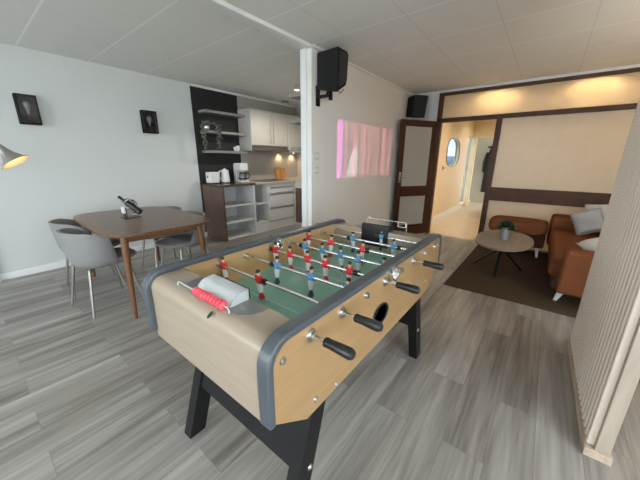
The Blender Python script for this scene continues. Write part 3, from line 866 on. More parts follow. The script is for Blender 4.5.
# ------------------------------------------------------------------ wall lanterns
def lantern(y0, y1, z0, z1, label):
    x0, x1 = XL, XL+.095
    t = thing('wall_lamp', label, 'wall lamp', (XL, (y0+y1)/2, z0), group='square black wall lanterns')
    obj('back_plate', box(B(), x0, x0+.012, y0, y1, z0, z1, .002), M['blackmatte'], t)
    bm = B(); e = .016
    for y in (y0, y1-e):
        for z in (z0, z1-e): box(bm, x0+.01, x1, y, y+e, z, z+e, .001)
        box(bm, x1-e, x1, y, y+e, z0, z1, .001)
    for z in (z0, z1-e): box(bm, x1-e, x1, y0, y1, z, z+e, .001)
    box(bm, x0, x1, y0+.002, y1-.002, z1-.008, z1-.001); box(bm, x0, x1, y0+.002, y1-.002, z0+.001, z0+.008)
    obj('frame', bm, M['blackmatte'], t)
    bm = B()
    for y in (y0+.006, y1-.009): box(bm, x0+.012, x1-.012, y, y+.003, z0+.012, z1-.012)
    box(bm, x1-.010, x1-.007, y0+e, y1-e, z0+e, z1-e)
    obj('glass', bm, M['lampglass'], t)
    ym, zm = (y0+y1)/2, (z0+z1)/2
    bm = B(); lathe(bm, [(.012, -.055), (.014, -.03), (.024, 0), (.033, .035), (.031, .055), (.018, .073), (0, .078)], (x0+.05, ym, zm+.01), 16)
    obj('bulb', bm, M['silver'], t)
    bm = B(); lathe(bm, [(0, -.10), (.016, -.10), (.016, -.055), (0, -.055)], (x0+.05, ym, zm+.01), 14)
    tube(bm, [(x0+.05, ym, zm-.09), (x0+.05, ym, z0+.005)], .006, 8)
    obj('socket', bm, M['black'], t)
lantern(.555, .728, 1.69, 1.99, 'square black glass wall lantern above the curved metal lamp shade')
lantern(1.785, 1.97, 1.685, 1.985, 'square black glass wall lantern nearer the black kitchen wall')

# ------------------------------------------------------------------ floor lamp at the left edge
fl_ = thing('floor_lamp', 'metal floor lamp with funnel shade lit warm inside, by the white wall', 'lamp', (-3.95, -.16, 0))
bm = B(); lathe(bm, [(0, 0), (.135, 0), (.135, .012), (.02, .022), (0, .022)], (-3.95, -.16, 0), 28)
obj('base', bm, M['black'], fl_)
bm = B(); tube(bm, [(-3.95, -.16, .02), (-3.95, -.16, 1.25), (-3.94, -.12, 1.42), (-3.90, -.03, 1.53), (-3.84, .09, 1.57), (-3.80, .20, 1.53), (-3.752, .270, 1.452)], .010, 10)
obj('pole', bm, M['steel'], fl_)
sd = Vector((.28, .47, -.84)).normalized()   # shade axis, opening direction
top = Vector((-3.748, .276, 1.440))
rot = sd.to_track_quat('Z', 'Y').to_matrix().to_4x4()
bm = B(); pr = [(.0, 0), (.022, .0), (.026, .02), (.034, .06), (.05, .10), (.078, .145), (.106, .172)]
lathe(bm, pr, top, 28, 0, rot); lathe(bm, [(r_-.002, z+.0015) for r_, z in pr[1:]], top, 28, 1, rot)
obj('lamp_shade', bm, [M['grey_metal'], M['warmin']], fl_)
bm = B(); ball(bm, top+sd*.10, .026)
obj('bulb', bm, M['bulb'], fl_)

# ------------------------------------------------------------------ kitchen
def unit(name, label, cat, loc, group=None): return thing(name, label, cat, loc, group=group)
KF = -4.07   # front plane of the base units
CT = .90
# end unit: brown end panel, open shelves
e1 = unit('open_base_cabinet', 'open white shelf cabinet behind brown end panel in kitchen', 'cabinet', (-4.35, 2.97, 0))
obj('end_panel', box(B(), XL+.002, KF+.03, 2.59, 2.63, 0, CT, .002), M['kwood'], e1, label='dark brown woodgrain end panel')
bm = B(); box(bm, XL+.002, KF-.02, 2.63, 3.25, .0, .02); box(bm, XL+.002, XL+.014, 2.63, 3.25, .0, CT)
box(bm, XL+.002, KF-.02, 2.63, 2.636, .0, CT)
obj('carcass', bm, M['kcarc'], e1)
for z in (.27, .555): obj('shelf', box(B(), XL+.015, KF-.03, 2.637, 3.25, z, z+.02, .002), M['kcarc'], e1)
obj('divider', box(B(), XL+.002, KF, 3.25, 3.275, 0, CT, .002), M['kcarc'], e1)
# narrow open unit
e2 = unit('narrow_base_cabinet', 'narrow open white shelf cabinet beside the drawers', 'cabinet', (-4.35, 3.43, 0))
bm = B(); box(bm, XL+.002, XL+.014, 3.28, 3.60, .17, CT); box(bm, XL+.002, KF-.01, 3.58, 3.60, .1, CT); box(bm, XL+.002, KF-.01, 3.28, 3.58, .17, .19, .002)
obj('carcass', bm, M['kcarc'], e2)
obj('shelf', box(B(), XL+.014, KF-.02, 3.28, 3.58, .53, .55, .002), M['kcarc'], e2)
obj('plinth', box(B(), XL+.01, KF-.012, 3.28, 3.60, 0, .165, .002), M['kfront'], e2)
# drawers
e3 = unit('drawer_cabinet', 'pale kitchen drawer cabinet with three wide fronts below the cooktop', 'cabinet', (-4.35, 3.95, 0))
bm = B(); box(bm, XL+.002, KF-.02, 3.605, 4.29, .17, CT)
obj('carcass', bm, M['kcarc'], e3)
for z0, z1 in ((.185, .44), (.452, .71), (.722, .835)):
    d = obj('drawer', box(B(), KF-.02, KF, 3.612, 4.285, z0, z1, .003), M['kfront'], e3)
    obj('drawer_pull', box(B(), KF, KF+.012, 3.63, 4.27, z1-.022, z1-.004, .003), M['steel'], d)
obj('plinth', box(B(), XL+.01, KF-.012, 3.605, 4.29, 0, .165, .002), M['kfront'], e3)
# return leg of the kitchen with dark brown front
e4 = unit('corner_base_cabinet', 'kitchen corner cabinet with dark brown front beside the white post', 'cabinet', (-3.3, 4.6, 0))
bm = B(); box(bm, XL+.002, XP-.135, 4.32, 4.99, 0, CT)
obj('carcass', bm, M['kcarc'], e4)
bm = B()
obj('door', box(B(), KF+.03, -3.45, 4.298, 4.318, .06, .775, .003), M['kwood'], e4)
obj('door', box(B(), -3.44, -2.86, 4.298, 4.318, .06, .775, .003), M['kwood'], e4)
obj('front_rail', box(B(), KF+.03, -2.86, 4.30, 4.318, .785, .895, .002), M['kwhite'], e4)
# worktops
w1_ = tag(obj('worktop', box(B(), XL, KF+.04, 2.58, 3.27, CT, CT+.035, .004), M['dtop']), 'dark brown worktop under the toaster, kettle and coffee maker', 'worktop')
w2_ = prism(B(), [(XL, 3.272), (KF+.02, 3.272), (KF+.02, 4.29), (XP-.135, 4.29), (XP-.135, 4.99), (XL, 4.99)], 'z', CT, CT+.035, .003)
tag(obj('worktop', w2_, M['ltop']), 'light worktop turning the corner under the cutting boards', 'worktop')
ck = thing('cooktop', 'black glass cooktop set in the light worktop below the hood', 'cooktop', (-4.34, 3.9, CT+.035))
obj('glass_plate', box(B(), -4.56, -4.11, 3.60, 4.20, CT+.035, CT+.041, .002), M['black'], ck)
for x, y, r_ in ((-4.45, 3.75, .07), (-4.22, 3.75, .085), (-4.45, 4.03, .085), (-4.22, 4.03, .07)):
    bm = B(); lathe(bm, [(r_-.004, 0), (r_, 0), (r_, .0008), (r_-.004, .0008)], (x, y, CT+.041), 28)
    obj('burner_ring', bm, M['steel'], ck)
# appliances
KZ = CT+.035
to = thing('toaster', 'white toaster on the dark worktop against black wall', 'toaster', (-4.42, 2.70, KZ))
bm = B(); box(bm, -4.50, -4.35, 2.595, 2.775, KZ+.012, KZ+.195, .022, 4)
obj('body', bm, M['whitepl'], to)
bm = B()
for x in (-4.455, -4.41): box(bm, x, x+.024, 2.62, 2.75, KZ+.190, KZ+.1965)
obj('slot', bm, M['black'], to)
obj('base', box(B(), -4.495, -4.355, 2.60, 2.77, KZ, KZ+.014, .004), M['black'], to)
bm = B(); box(bm, -4.435, -4.41, 2.582, 2.596, KZ+.10, KZ+.125, .003); obj('lever', bm, M['black'], to)
ke = thing('kettle', 'white electric kettle between toaster and coffee maker', 'kettle', (-4.42, 2.955, KZ))
kc = (-4.42, 2.92, KZ)
bm = B(); lathe(bm, [(0, .018), (.078, .018), (.08, .03), (.072, .12), (.062, .20), (.058, .215), (.0, .222)], kc, 24)
ob_ = obj('body', bm, M['whitepl'], ke)
bm = B(); lathe(bm, [(0, 0), (.082, 0), (.082, .014), (.07, .018), (0, .018)], kc, 24); obj('base', bm, M['black'], ke)
bm = B(); tube(bm, [(kc[0], kc[1]-.055, KZ+.205), (kc[0], kc[1]-.105, KZ+.20), (kc[0], kc[1]-.118, KZ+.16), (kc[0], kc[1]-.11, KZ+.09), (kc[0], kc[1]-.075, KZ+.05)], [.012, .012, .011, .011, .010], 10)
obj('handle', bm, M['whitepl'], ke)
bm = B(); lathe(bm, [(.045, .216), (.044, .228), (.015, .234), (.012, .25), (0, .252)], kc, 20); obj('lid', bm, M['whitepl'], ke)
bm = B(); hull(bm, [(kc[0]-.02, kc[1]+.05, KZ+.21), (kc[0]+.02, kc[1]+.05, KZ+.21), (kc[0], kc[1]+.09, KZ+.21), (kc[0], kc[1]+.055, KZ+.15)], .003); obj('spout', bm, M['whitepl'], ke)
cm = thing('coffee_maker', 'white filter coffee maker with glass jug on dark worktop', 'coffee maker', (-4.42, 3.235, KZ))
ccx, ccy = -4.42, 3.265
bm = B(); box(bm, ccx-.11, ccx+.11, ccy-.09, ccy+.09, KZ, KZ+.03, .008, 3); box(bm, ccx-.11, ccx-.03, ccy-.09, ccy+.09, KZ+.02, KZ+.33, .012, 3)
box(bm, ccx-.11, ccx+.10, ccy-.085, ccy+.085, KZ+.20, KZ+.335, .02, 3)
obj('body', bm, M['whitepl'], cm)
bm = B(); lathe(bm, [(0, .032), (.06, .032), (.07, .06), (.066, .12), (.05, .155), (.05, .165), (.0, .165)], (ccx+.04, ccy, KZ), 24)
jg = obj('glass_jug', bm, M['lampglass'], cm)
bm = B(); tube(bm, [(ccx+.07, ccy+.045, KZ+.16), (ccx+.10, ccy+.09, KZ+.155), (ccx+.11, ccy+.105, KZ+.11), (ccx+.09, ccy+.08, KZ+.06), (ccx+.08, ccy+.055, KZ+.06)], .009, 8)
lathe(bm, [(.051, .150), (.054, .150), (.054, .172), (0, .178)], (ccx+.04, ccy, KZ), 20)
lathe(bm, [(.0705, .055), (.0735, .058), (.0735, .072), (.070, .075)], (ccx+.04, ccy, KZ), 20)
obj('jug_handle', bm, M['black'], jg)
bm = B(); lathe(bm, [(0, .028), (.065, .030), (.065, .033), (0, .033)], (ccx+.04, ccy, KZ), 20); obj('hot_plate', bm, M['black'], cm)
# cutting boards
lean = Matrix.Rotation(R_(-9), 4, 'Y')
for i, (y, w, h, x, tl, lb) in enumerate(((4.285, .12, .245, -4.50, 2, 'orange wooden cutting board, taller one leaning behind the other'), (4.40, .13, .22, -4.475, -5, 'orange wooden cutting board, shorter front one leaning on the splashback'))):
    bm = B()
    X = Matrix.Translation((x, y, KZ+.004)) @ lean @ Matrix.Rotation(R_(tl)*.4, 4, 'X')
    P = round_poly(-w/2, w/2, 0, h, (.01, .03, .03, .01))
    t = B(); prism(t, [(a, b_) for a, b_ in P], 'x', -.009, .009, .002); merge(bm, t, 0, X)
    tag(obj('cutting_board', bm, M['orangewood']), lb, 'cutting board', 'cutting boards on the light worktop')
# upper cabinets
CB = XL+.001; CF = -4.30
def kdoor(par, y0, y1, z0, z1, hy_):
    bm = B(); box(bm, CF-.001, CF+.018, y0+.003, y1-.003, z0+.003, z1-.003, .002)
    k = y0+.05
    while k < y1-.05:
        box(bm, CF+.017, CF+.020, k, k+.026, z0+.04, z1-.04, .001); k += .034
    d = obj('door', bm, M['kwhite'], par)
    if hy_:
        bm = B(); tube(bm, [(CF+.045, hy_, z0+.03), (CF+.045, hy_, z1-.05)], .006, 8)
        for z in (z0+.06, z1-.08): tube(bm, [(CF+.018, hy_, z), (CF+.045, hy_, z)], .005, 8)
        obj('handle', bm, M['steel'], d)
u1 = thing('upper_cabinet', 'white two door wall cabinet above the extractor hood', 'cabinet', (-4.47, 3.88, 1.49), group='white upper cabinets')
bm = B(); box(bm, CB, CF, 3.43, 3.447, 1.49, 2.20, .001); box(bm, CB, CF, 4.333, 4.35, 1.49, 2.20, .001); box(bm, CB, CF-.002, 3.447, 4.333, 1.592, 2.198)
obj('carcass', bm, M['kwhite'], u1)
kdoor(u1, 3.43, 3.912, 1.59, 2.2, 3.868); kdoor(u1, 3.912, 4.35, 1.59, 2.2, 3.956)
u2 = thing('upper_cabinet', 'white wall cabinet with one plain door beside the white post', 'cabinet', (-4.47, 4.65, 1.49), group='white upper cabinets')
bm = B(); box(bm, CB, CF-.002, 4.352, 4.95, 1.49, 2.198)
obj('carcass', bm, M['kwhite'], u2)
kdoor(u2, 4.352, 4.95, 1.49, 2.2, None)
hd = thing('extractor_hood', 'slim steel extractor hood under the white cabinets', 'extractor hood', (-4.45, 3.89, 1.46))
bm = B(); box(bm, CB, CF+.03, 3.45, 4.33, 1.52, 1.59, .004); hull(bm, [(x, y, z) for y in (3.46, 4.32) for x, z in ((CB, 1.48), (CB, 1.52), (CF+.10, 1.485), (CF+.10, 1.50), (CF+.05, 1.55), (CF, 1.465))], .002)
obj('body', bm, M['darksteel'], hd)
obj('filter_grille', box(B(), CB+.03, CF-.02, 3.50, 4.28, 1.462, 1.482), M['grey_metal'], hd)
for y in (4.42, 4.80):
    z = 1.49 if y < 4.4 else 1.49
    t = thing('cabinet_spotlight', 'small warm spotlight under the '+('plain door cabinet just past the steel hood' if y < 4.6 else 'far end of the plain door cabinet by the post'), 'spotlight', (-4.40, y, z), group='warm spotlights over the worktop')
    bm = B(); lathe(bm, [(0, 0), (.028, 0), (.028, -.010), (.020, -.012)], (-4.55, y, z), 18); obj('housing', bm, M['chrome'], t)
    bm = B(); lathe(bm, [(0, -.011), (.02, -.011), (.02, -.0125), (0, -.0125)], (-4.55, y, z), 18); obj('lens', bm, M['spotglow'], t)
    ld = bpy.data.lights.new('cabinet_spot', 'SPOT'); ld.energy = 3.5; ld.color = (1, .72, .42); ld.spot_size = R_(130); ld.spot_blend = .6; ld.shadow_soft_size = .015
    lo = bpy.data.objects.new('cabinet_spot', ld); C.objects.link(lo); lo.location = (-4.56, y, z-.02)
# floating shelves on the black wall
shl = []
for i, (z, lb) in enumerate(((2.075, 'topmost grey floating shelf on the black wall, empty'), (1.765, 'middle grey floating shelf holding the trailing plant pot'), (1.455, 'lowest grey floating shelf with two white cups'))):
    bm = box(B(), XL, XL+.22, 2.66, 3.424, z-.02, z+.02, .003)
    shl.append(tag(obj('wall_shelf', bm, M['shelfgrey']), lb, 'shelf', 'grey shelves on the black wall'))
for i, (z, lb) in enumerate(((2.03, 'grey shelf end behind the white post, topmost of three'), (1.757, 'grey shelf end behind the white post, middle one'), (1.457, 'grey shelf end behind the white post, lowest'))):
    bm = box(B(), XP-.345, XP-.131, 2.55, 3.20, z-.018, z+.018, .003)
    tag(obj('wall_shelf', bm, M['shelfgrey']), lb, 'shelf', 'grey shelves behind the post')
KL = [(-3.35, 3.64)]
for x, y in KL:
    sl = thing('ceiling_spot', 'lit round ceiling spotlight in the kitchen just left of the white post', 'ceiling light', (x, y, CZ))
    bm = B(); lathe(bm, [(0, 0), (.045, 0), (.045, -.07), (.04, -.075), (0, -.06)], (x, y, CZ), 20); obj('housing', bm, M['chrome'], sl)
    bm = B(); lathe(bm, [(0, -.062), (.036, -.066), (.036, -.072), (0, -.076)], (x, y, CZ), 18); obj('lens', bm, M['spotglow'], sl)
    ld = bpy.data.lights.new('kitchen_spot', 'SPOT'); ld.energy = 48; ld.color = (1, .93, .82); ld.spot_size = R_(165); ld.spot_blend = .5; ld.shadow_soft_size = .04
    lo = bpy.data.objects.new('kitchen_spot', ld); C.objects.link(lo); lo.location = (x, y, CZ-.09)
# trailing plant
tp = thing('trailing_plant', 'trailing grey-green plant in a silver pot hanging from middle shelf', 'plant', (-4.50, 2.70, 1.785))
bm = B(); lathe(bm, [(0, 0), (.032, 0), (.05, .03), (.052, .06), (.042, .085), (.038, .085), (.046, .06), (0, .05)], (-4.49, 2.70, 1.785), 18)
obj('pot', bm, M['chrome'], tp)
bm = B(); rnd = random.Random(3)
def leaf(bm, p, d, s, mi=0):
    d = d.normalized(); a = d.cross(Vector((rnd.random()-.5, rnd.random()-.5, rnd.random()-.5))).normalized()
    n_ = d.cross(a)*.15*s
    v = [bm.verts.new(q) for q in (p, p+d*s*.5+a*s*.22+n_, p+d*s, p+d*s*.5-a*s*.22+n_)]
    f_ = bm.faces.new(v); f_.material_index = mi
for k in range(34):
    a = 2*PI*k/34+rnd.random(); 
    leaf(bm, Vector((-4.49, 2.70, 1.865)), Vector((math.cos(a), math.sin(a), .6+rnd.random())), .06+.05*rnd.random())
for yy, zl, ph in ((2.575, 1.47, 0), (2.60, 1.50, 1), (2.84, 1.50, 2), (2.88, 1.60, 3), (2.82, 1.58, 4.5), (2.565, 1.60, 5)):
    st = Vector((-4.46, 2.70, 1.865)); pts = [st, Vector((-4.42, (2.70+yy)/2, 1.905)), Vector((-4.395, yy, 1.86))]
    z = 1.82
    while z > zl:
        pts.append(Vector((-4.395+.01*math.sin(z*40+ph), yy+.014*math.sin(z*55+ph), z))); z -= .03
    tube(bm, pts, .003, 6)
    for p in pts[1:]:
        for q in range(3): leaf(bm, p, Vector((rnd.random()-.3, rnd.random()-.5, rnd.random()-.7)), .03+.02*rnd.random())
obj('foliage', bm, M['leafgrey'], tp)
for (y, h, r_, lb) in ((3.205, .075, .026, 'small white cup on the lowest shelf, shorter of two'), (3.265, .095, .030, 'small white cup on the lowest shelf, taller one nearer the cabinets')):
    t = thing('white_cup', lb, 'cup', (-4.47, y, 1.475), group='white cups on the lowest shelf')
    bm = B(); lathe(bm, [(0, 0), (r_*.7, 0), (r_, h*.5), (r_, h), (r_-.003, h), (r_-.003, h*.5), (0, .006)], (-4.47, y, 1.475), 18); obj('body', bm, M['whitepl'], t)
    bm = B(); tube(bm, [(-4.47+r_-.002, y, 1.475+h*.85), (-4.47+r_+.018, y, 1.475+h*.75), (-4.47+r_+.016, y, 1.475+h*.4), (-4.47+r_*.9, y, 1.475+h*.3)], .004, 8); obj('handle', bm, M['whitepl'], t)
# ceiling fitting in the kitchen
cv = thing('ceiling_spot', 'small unlit round fitting on the kitchen ceiling by the wall', 'ceiling light', (-4.45, 4.50, CZ))
bm = B(); lathe(bm, [(0, 0), (.07, 0), (.07, -.012), (.05, -.02), (0, -.02)], (-4.42, 4.45, CZ), 22); obj('housing', bm, M['shelfgrey'], cv)
bm = B(); lathe(bm, [(0, -.019), (.04, -.019), (.04, -.023), (0, -.023)], (-4.42, 4.45, CZ), 22); obj('diffuser', bm, M['whitepl'], cv)

# ------------------------------------------------------------------ loudspeakers
s1 = thing('loudspeaker', 'large black loudspeaker on the partition wall by the white post', 'loudspeaker', (-1.98, 2.7, 2.0), group='black wall loudspeakers')
bm = hull(B(), [(-2.10, 2.60, 2.405), (-1.837, 2.60, 2.412), (-1.85, 2.80, 2.415), (-2.10, 2.80, 2.41), (-2.105, 2.60, 2.06), (-1.838, 2.60, 2.00), (-1.845, 2.78, 2.10), (-2.10, 2.78, 2.10)], .008)
obj('cabinet', bm, M['blackmatte'], s1)
bm = B(); hull(bm, [(x, y, z) for y, z in ((2.625, 2.38), (2.78, 2.385), (2.765, 2.13), (2.625, 2.045)) for x in (-1.842, -1.828)], .003)
obj('grille', bm, M['black'], s1)
bm = B(); box(bm, XP, XP+.015, 2.60, 2.66, 1.90, 2.10, .002); box(bm, XP, XP+.20, 2.60, 2.64, 1.975, 2.0, .002); tube(bm, [(-2.0, 2.64, 1.985), (-1.99, 2.66, 2.08)], .012, 10); box(bm, XP+.175, XP+.20, 2.60, 2.64, 1.94, 2.06, .002)
obj('bracket', bm, M['blackmatte'], s1)
bm = B(); tube(bm, [(-1.86, 2.63, 2.03), (-1.86, 2.70, 2.01), (-1.865, 2.76, 2.06)], .006, 8); obj('cable', bm, M['grey_metal'], s1)
s2 = thing('loudspeaker', 'black loudspeaker in the corner above the open brown door', 'loudspeaker', (-1.95, 5.1, 2.05), group='black wall loudspeakers')
bm = hull(B(), [(-2.10, 5.08, 2.37), (-1.95, 4.99, 2.385), (-1.77, 5.12, 2.37), (-1.90, 5.30, 2.37), (-2.105, 5.06, 2.06), (-1.97, 4.99, 2.03), (-1.80, 5.12, 2.03), (-1.92, 5.28, 2.06)], .008)
obj('cabinet', bm, M['blackmatte'], s2)
bm = B(); box(bm, -2.02, -1.90, 5.14, 5.378, 2.12, 2.2, .003); obj('bracket', bm, M['black'], s2)

# light switches
for z0, z1, lb in ((1.335, 1.415, 'square cream light switch on the partition wall, the upper one'), (1.18, 1.255, 'square cream light switch on the partition wall, the lower one')):
    t = thing('light_switch', lb, 'light switch', (XP, 2.615, z0), group='light switches on the partition wall')
    obj('plate', box(B(), XP, XP+.008, 2.575, 2.655, z0, z1, .002), M['switch'], t)
    obj('rocker', box(B(), XP+.007, XP+.014, 2.592, 2.638, z0+.016, z1-.016, .003), M['trim'], t)

# ------------------------------------------------------------------ lounge corner
rg = tag(obj('rug', box(B(), -.70, 1.0, 3.13, 5.25, 0.0, .012, .003), M['rug']), 'flat woven brown rug under the oval coffee table', 'rug')
RG = .012
ct = thing('coffee_table', 'oval pale wood coffee table on crossed black legs', 'coffee table', (-.28, 3.97, RG))
P = [(-.28+.295*math.copysign(abs(math.cos(a))**.92, math.cos(a)), 3.97+.53*math.copysign(abs(math.sin(a))**.92, math.sin(a))) for a in [2*PI*k/48 for k in range(48)]]
obj('table_top', prism(B(), P, 'z', .405, .428, .005), M['oak'], ct)
for bx, by in ((-.575, 4.10), (-.285, 3.70), (-.05, 4.17)):
    bm = B(); tx, ty = -.28-(bx+.28)*.25, 3.93-(by-3.93)*.25
    hull(bm, [(bx+a, by+b_, RG) for a in (-.016, .016) for b_ in (-.024, .024)]+[(tx+a, ty+b_, .404) for a in (-.016, .016) for b_ in (-.024, .024)], .002)
    obj('leg', bm, M['blackwood'], ct)
pp = thing('potted_plant', 'small bushy green plant in a zinc pot on the coffee table', 'plant', (-.275, 3.93, .428))
bm = B(); lathe(bm, [(0, 0), (.042, 0), (.057, .145), (.061, .147), (.061, .155), (.054, .155), (.05, .12), (0, .12)], (-.275, 3.93, .428), 22)
obj('pot', bm, M['zinc'], pp)
bm = B(); rnd = random.Random(5)
for k in range(700):
    a, e = rnd.random()*2*PI, rnd.random()
    d = Vector((math.cos(a)*(1-e*.75), math.sin(a)*(1-e*.75), .12+e)).normalized()
    p0 = Vector((-.275, 3.93, .56))+d*rnd.random()*.055
    leaf(bm, p0, d+Vector((rnd.random()-.5, rnd.random()-.5, rnd.random()-.5))*.6, .042+.025*rnd.random())
obj('foliage', bm, M['leaf'], pp)

sf = thing('sofa', 'terracotta fabric sofa with pale slanted legs behind the slatted divider', 'sofa', (.6, 4.2, RG))
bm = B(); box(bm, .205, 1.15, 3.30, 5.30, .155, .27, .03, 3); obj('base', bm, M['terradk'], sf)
bm = B(); box(bm, .165, .95, 3.38, 4.97, .255, .452, .045, 5); obj('seat_cushion', bm, M['terra'], sf)
bm = B(); box(bm, .245, 1.15, 3.23, 3.40, .15, .57, .035, 4); obj('armrest', bm, M['terra'], sf)
bm = B(); box(bm, .93, 1.20, 3.28, 5.3, .2, .80, .05, 4); obj('backrest', bm, M['terra'], sf)
bm = B(); box(bm, .155, .98, 4.95, 5.32, .2, .605, .035, 4); obj('backrest', bm, M['terra'], sf)
for x, y, dx, dy in ((.30, 3.35, -.03, .07), (1.05, 3.35, .03, .05), (1.05, 5.2, .03, 0), (.30, 5.2, -.03, 0)):
    bm = B(); hull(bm, [(x+a, y+b_, .16) for a in (-.03, .03) for b_ in (-.02, .02)]+[(x+dx+a, y+dy+b_, RG) for a in (-.014, .014) for b_ in (-.014, .014)], .003)
    obj('leg', bm, M['whitepl'], sf)
ot = thing('ottoman', 'low terracotta ottoman with rounded cushion along the cream panel', 'ottoman', (-.22, 5.05, RG))
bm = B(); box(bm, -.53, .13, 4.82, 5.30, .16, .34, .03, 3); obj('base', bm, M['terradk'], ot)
bm = B(); cushion(bm, (-.22, 5.05, .415), (.72, .53, .20), (5, 0), n=10); obj('cushion', bm, M['terra'], ot)
for x, y in ((-.44, 4.90), (.06, 4.90), (-.44, 5.22), (.06, 5.22)):
    bm = B(); hull(bm, [(x+a, y+b_, .165) for a in (-.025, .025) for b_ in (-.02, .02)]+[(x+a*.5+.02, y+b_*.6, RG) for a in (-.025, .025) for b_ in (-.02, .02)], .002)
    obj('leg', bm, M['whitepl'], ot)
def rm(x, y, z): return Matrix.Rotation(R_(z), 4, 'Z') @ Matrix.Rotation(R_(x), 4, 'X') @ Matrix.Rotation(R_(y), 4, 'Y')
pl = pillow(B(), (.50, 4.72, .62), .30, .30, .13, rm(68, 0, -15) @ Matrix.Rotation(R_(28), 4, 'Z'))
tag(obj('throw_pillow', pl, M['cushgrey']), 'grey throw pillow tilted on its corner in the sofa corner', 'pillow', 'throw pillows on the sofa')
pl = pillow(B(), (.62, 4.84, .66), .34, .36, .12, rm(78, 0, -20) @ Matrix.Rotation(R_(10), 4, 'Z'))
tag(obj('throw_pillow', pl, M['cushwhite']), 'pale throw pillow peeking out behind the grey one', 'pillow', 'throw pillows on the sofa')
pl = pillow(B(), (.62, 3.68, .545), .42, .40, .14, rm(14, -16, 30))
tag(obj('throw_pillow', pl, M['cushwhite']), 'white throw pillow lying on the seat behind the sofa arm', 'pillow', 'throw pillows on the sofa')

# slatted divider
sd_ = thing('slatted_divider', 'pale wood slatted divider standing floor to ceiling', 'divider', (.39, 2.1, 0))
bm = B(); box(bm, .384, .434, 1.570, 2.605, .045, CZ, .002); obj('panel', bm, M['slatend'], sd_)
bm = B(); y = 1.592
while y < 2.59:
    box(bm, .356, .3845, y, y+.026, .046, CZ-.002, .003, 1); y += .052
obj('slats', bm, M['slat'], sd_)
bm = B(); box(bm, .348, .446, 1.562, 2.612, 0, .045, .003); obj('plinth', bm, M['slatplinth'], sd_)
sd_.rotation_euler = (0, 0, R_(1.1))

# ------------------------------------------------------------------ hallway things
cr = thing('coat_rack', 'hook rail holding the dark coats beyond the hall doorway', 'coat rack', (-1.40, 10.85, 1.75))
bm = B(); box(bm, -1.66, -1.18, 10.87, 10.899, 1.74, 1.80, .003); obj('rail', bm, M['brown'], cr)
for x in (-1.60, -1.30):
    bm = B(); tube(bm, [(x, 10.87, 1.77), (x, 10.80, 1.765), (x, 10.785, 1.79)], .007, 8); obj('hook', bm, M['chrome'], cr)
for x, h, w, lb in ((-1.52, 1.42, .17, 'long dark coat hanging beyond the hall doorway'),):
    bm = B(); n = 14; t = bmesh.new(); rings = []
    for i in range(9):
        q = i/8; z = 1.765-h*q
        wd = w*(.22+.78*min(1, q*3.2)**.6)*(1+.12*q); dp = .05*(.5+.5*min(1, q*3))+.02*q
        rings.append([t.verts.new((x+wd*.8*math.cos(2*PI*k/n)*(1+.06*math.sin(5*k)), 10.79+dp*math.sin(2*PI*k/n), z)) for k in range(n)])
    for A, Bq in zip(rings[:-1], rings[1:]):
        for k in range(n): t.faces.new((A[k], A[(k+1) % n], Bq[(k+1) % n], Bq[k]))
    t.faces.new(rings[0]); t.faces.new(rings[-1][::-1]); bmesh.ops.recalc_face_normals(t, faces=t.faces[:]); merge(bm, t)
    c_ = thing('coat', lb, 'coat', (x, 10.8, .3))
    obj('body', bm, M['coat'], c_)
    bm = B()
    for sx in (-1, 1): tube(bm, [(x+sx*w*.62, 10.78, 1.60), (x+sx*w*.95, 10.76, 1.30), (x+sx*w*.9, 10.755, .98)], [.05, .045, .035], 10)
    obj('sleeve', bm, M['coat'], c_)
lk = thing('wall_fitting', 'small dark fitting on the cream hall wall near the doorway', 'wall fitting', (HX, 6.83, 1.15))
obj('plate', box(B(), HX, HX+.012, 6.80, 6.86, 1.12, 1.24, .003), M['grey_metal'], lk)
obj('knob', ball(B(), (HX+.025, 6.83, 1.18), .018), M['brown'], lk)

ll = thing('floor_lamp', 'added drum shade fill lamp, unseen in the lounge behind the slatted divider', 'lamp', (1.75, 3.3, 0))  # unseen lamp, added to brighten the partition wall and far ceiling
bm = B(); lathe(bm, [(0, 0), (.14, 0), (.14, .015), (.02, .03), (0, .03)], (1.75, 3.3, 0), 24); obj('base', bm, M['black'], ll)
bm = B(); tube(bm, [(1.75, 3.3, .02), (1.75, 3.3, 1.62)], .011, 10); obj('pole', bm, M['steel'], ll)
bm = B(); lathe(bm, [(.20, 1.45), (.15, 1.75)], (1.75, 3.3, 0), 28); obj('lamp_shade', bm, M['lampshade'], ll)
bm = B(); ball(bm, (1.75, 3.3, 1.66), .035); obj('bulb', bm, M['spotglow'], ll)
l = bpy.data.lights.new('lounge_fill_light', 'POINT'); l.energy = 60; l.color = (1, .82, .62); l.shadow_soft_size = .05  # added warm fill for the far end of the room
o = bpy.data.objects.new('lounge_fill_light', l); C.objects.link(o); o.location = (1.75, 3.3, 1.715)
# projector hung from the ceiling (throws the pink picture on the partition)
PJ = Vector((1.25, 3.83, 2.22))
pj = thing('projector', 'small white projector hung from ceiling above the sofa', 'projector', (PJ.x+.12, PJ.y, PJ.z))
obj('body', box(B(), PJ.x+.02, PJ.x+.26, PJ.y-.12, PJ.y+.12, PJ.z-.05, PJ.z+.05, .015, 3), M['whitepl'], pj)
bm = B(); tube(bm, [(PJ.x+.14, PJ.y, PJ.z+.05), (PJ.x+.14, PJ.y, CZ)], .015, 10); obj('bracket', bm, M['whitepl'], pj)
ld = bpy.data.lights.new('projector_beam', 'SPOT'); ld.spot_size = R_(60); ld.spot_blend = 0; ld.shadow_soft_size = .002; ld.energy = 110
lo = bpy.data.objects.new('projector_beam', ld); C.objects.link(lo); lo.location = PJ
tgt = Vector((XP, 3.83, 1.46))
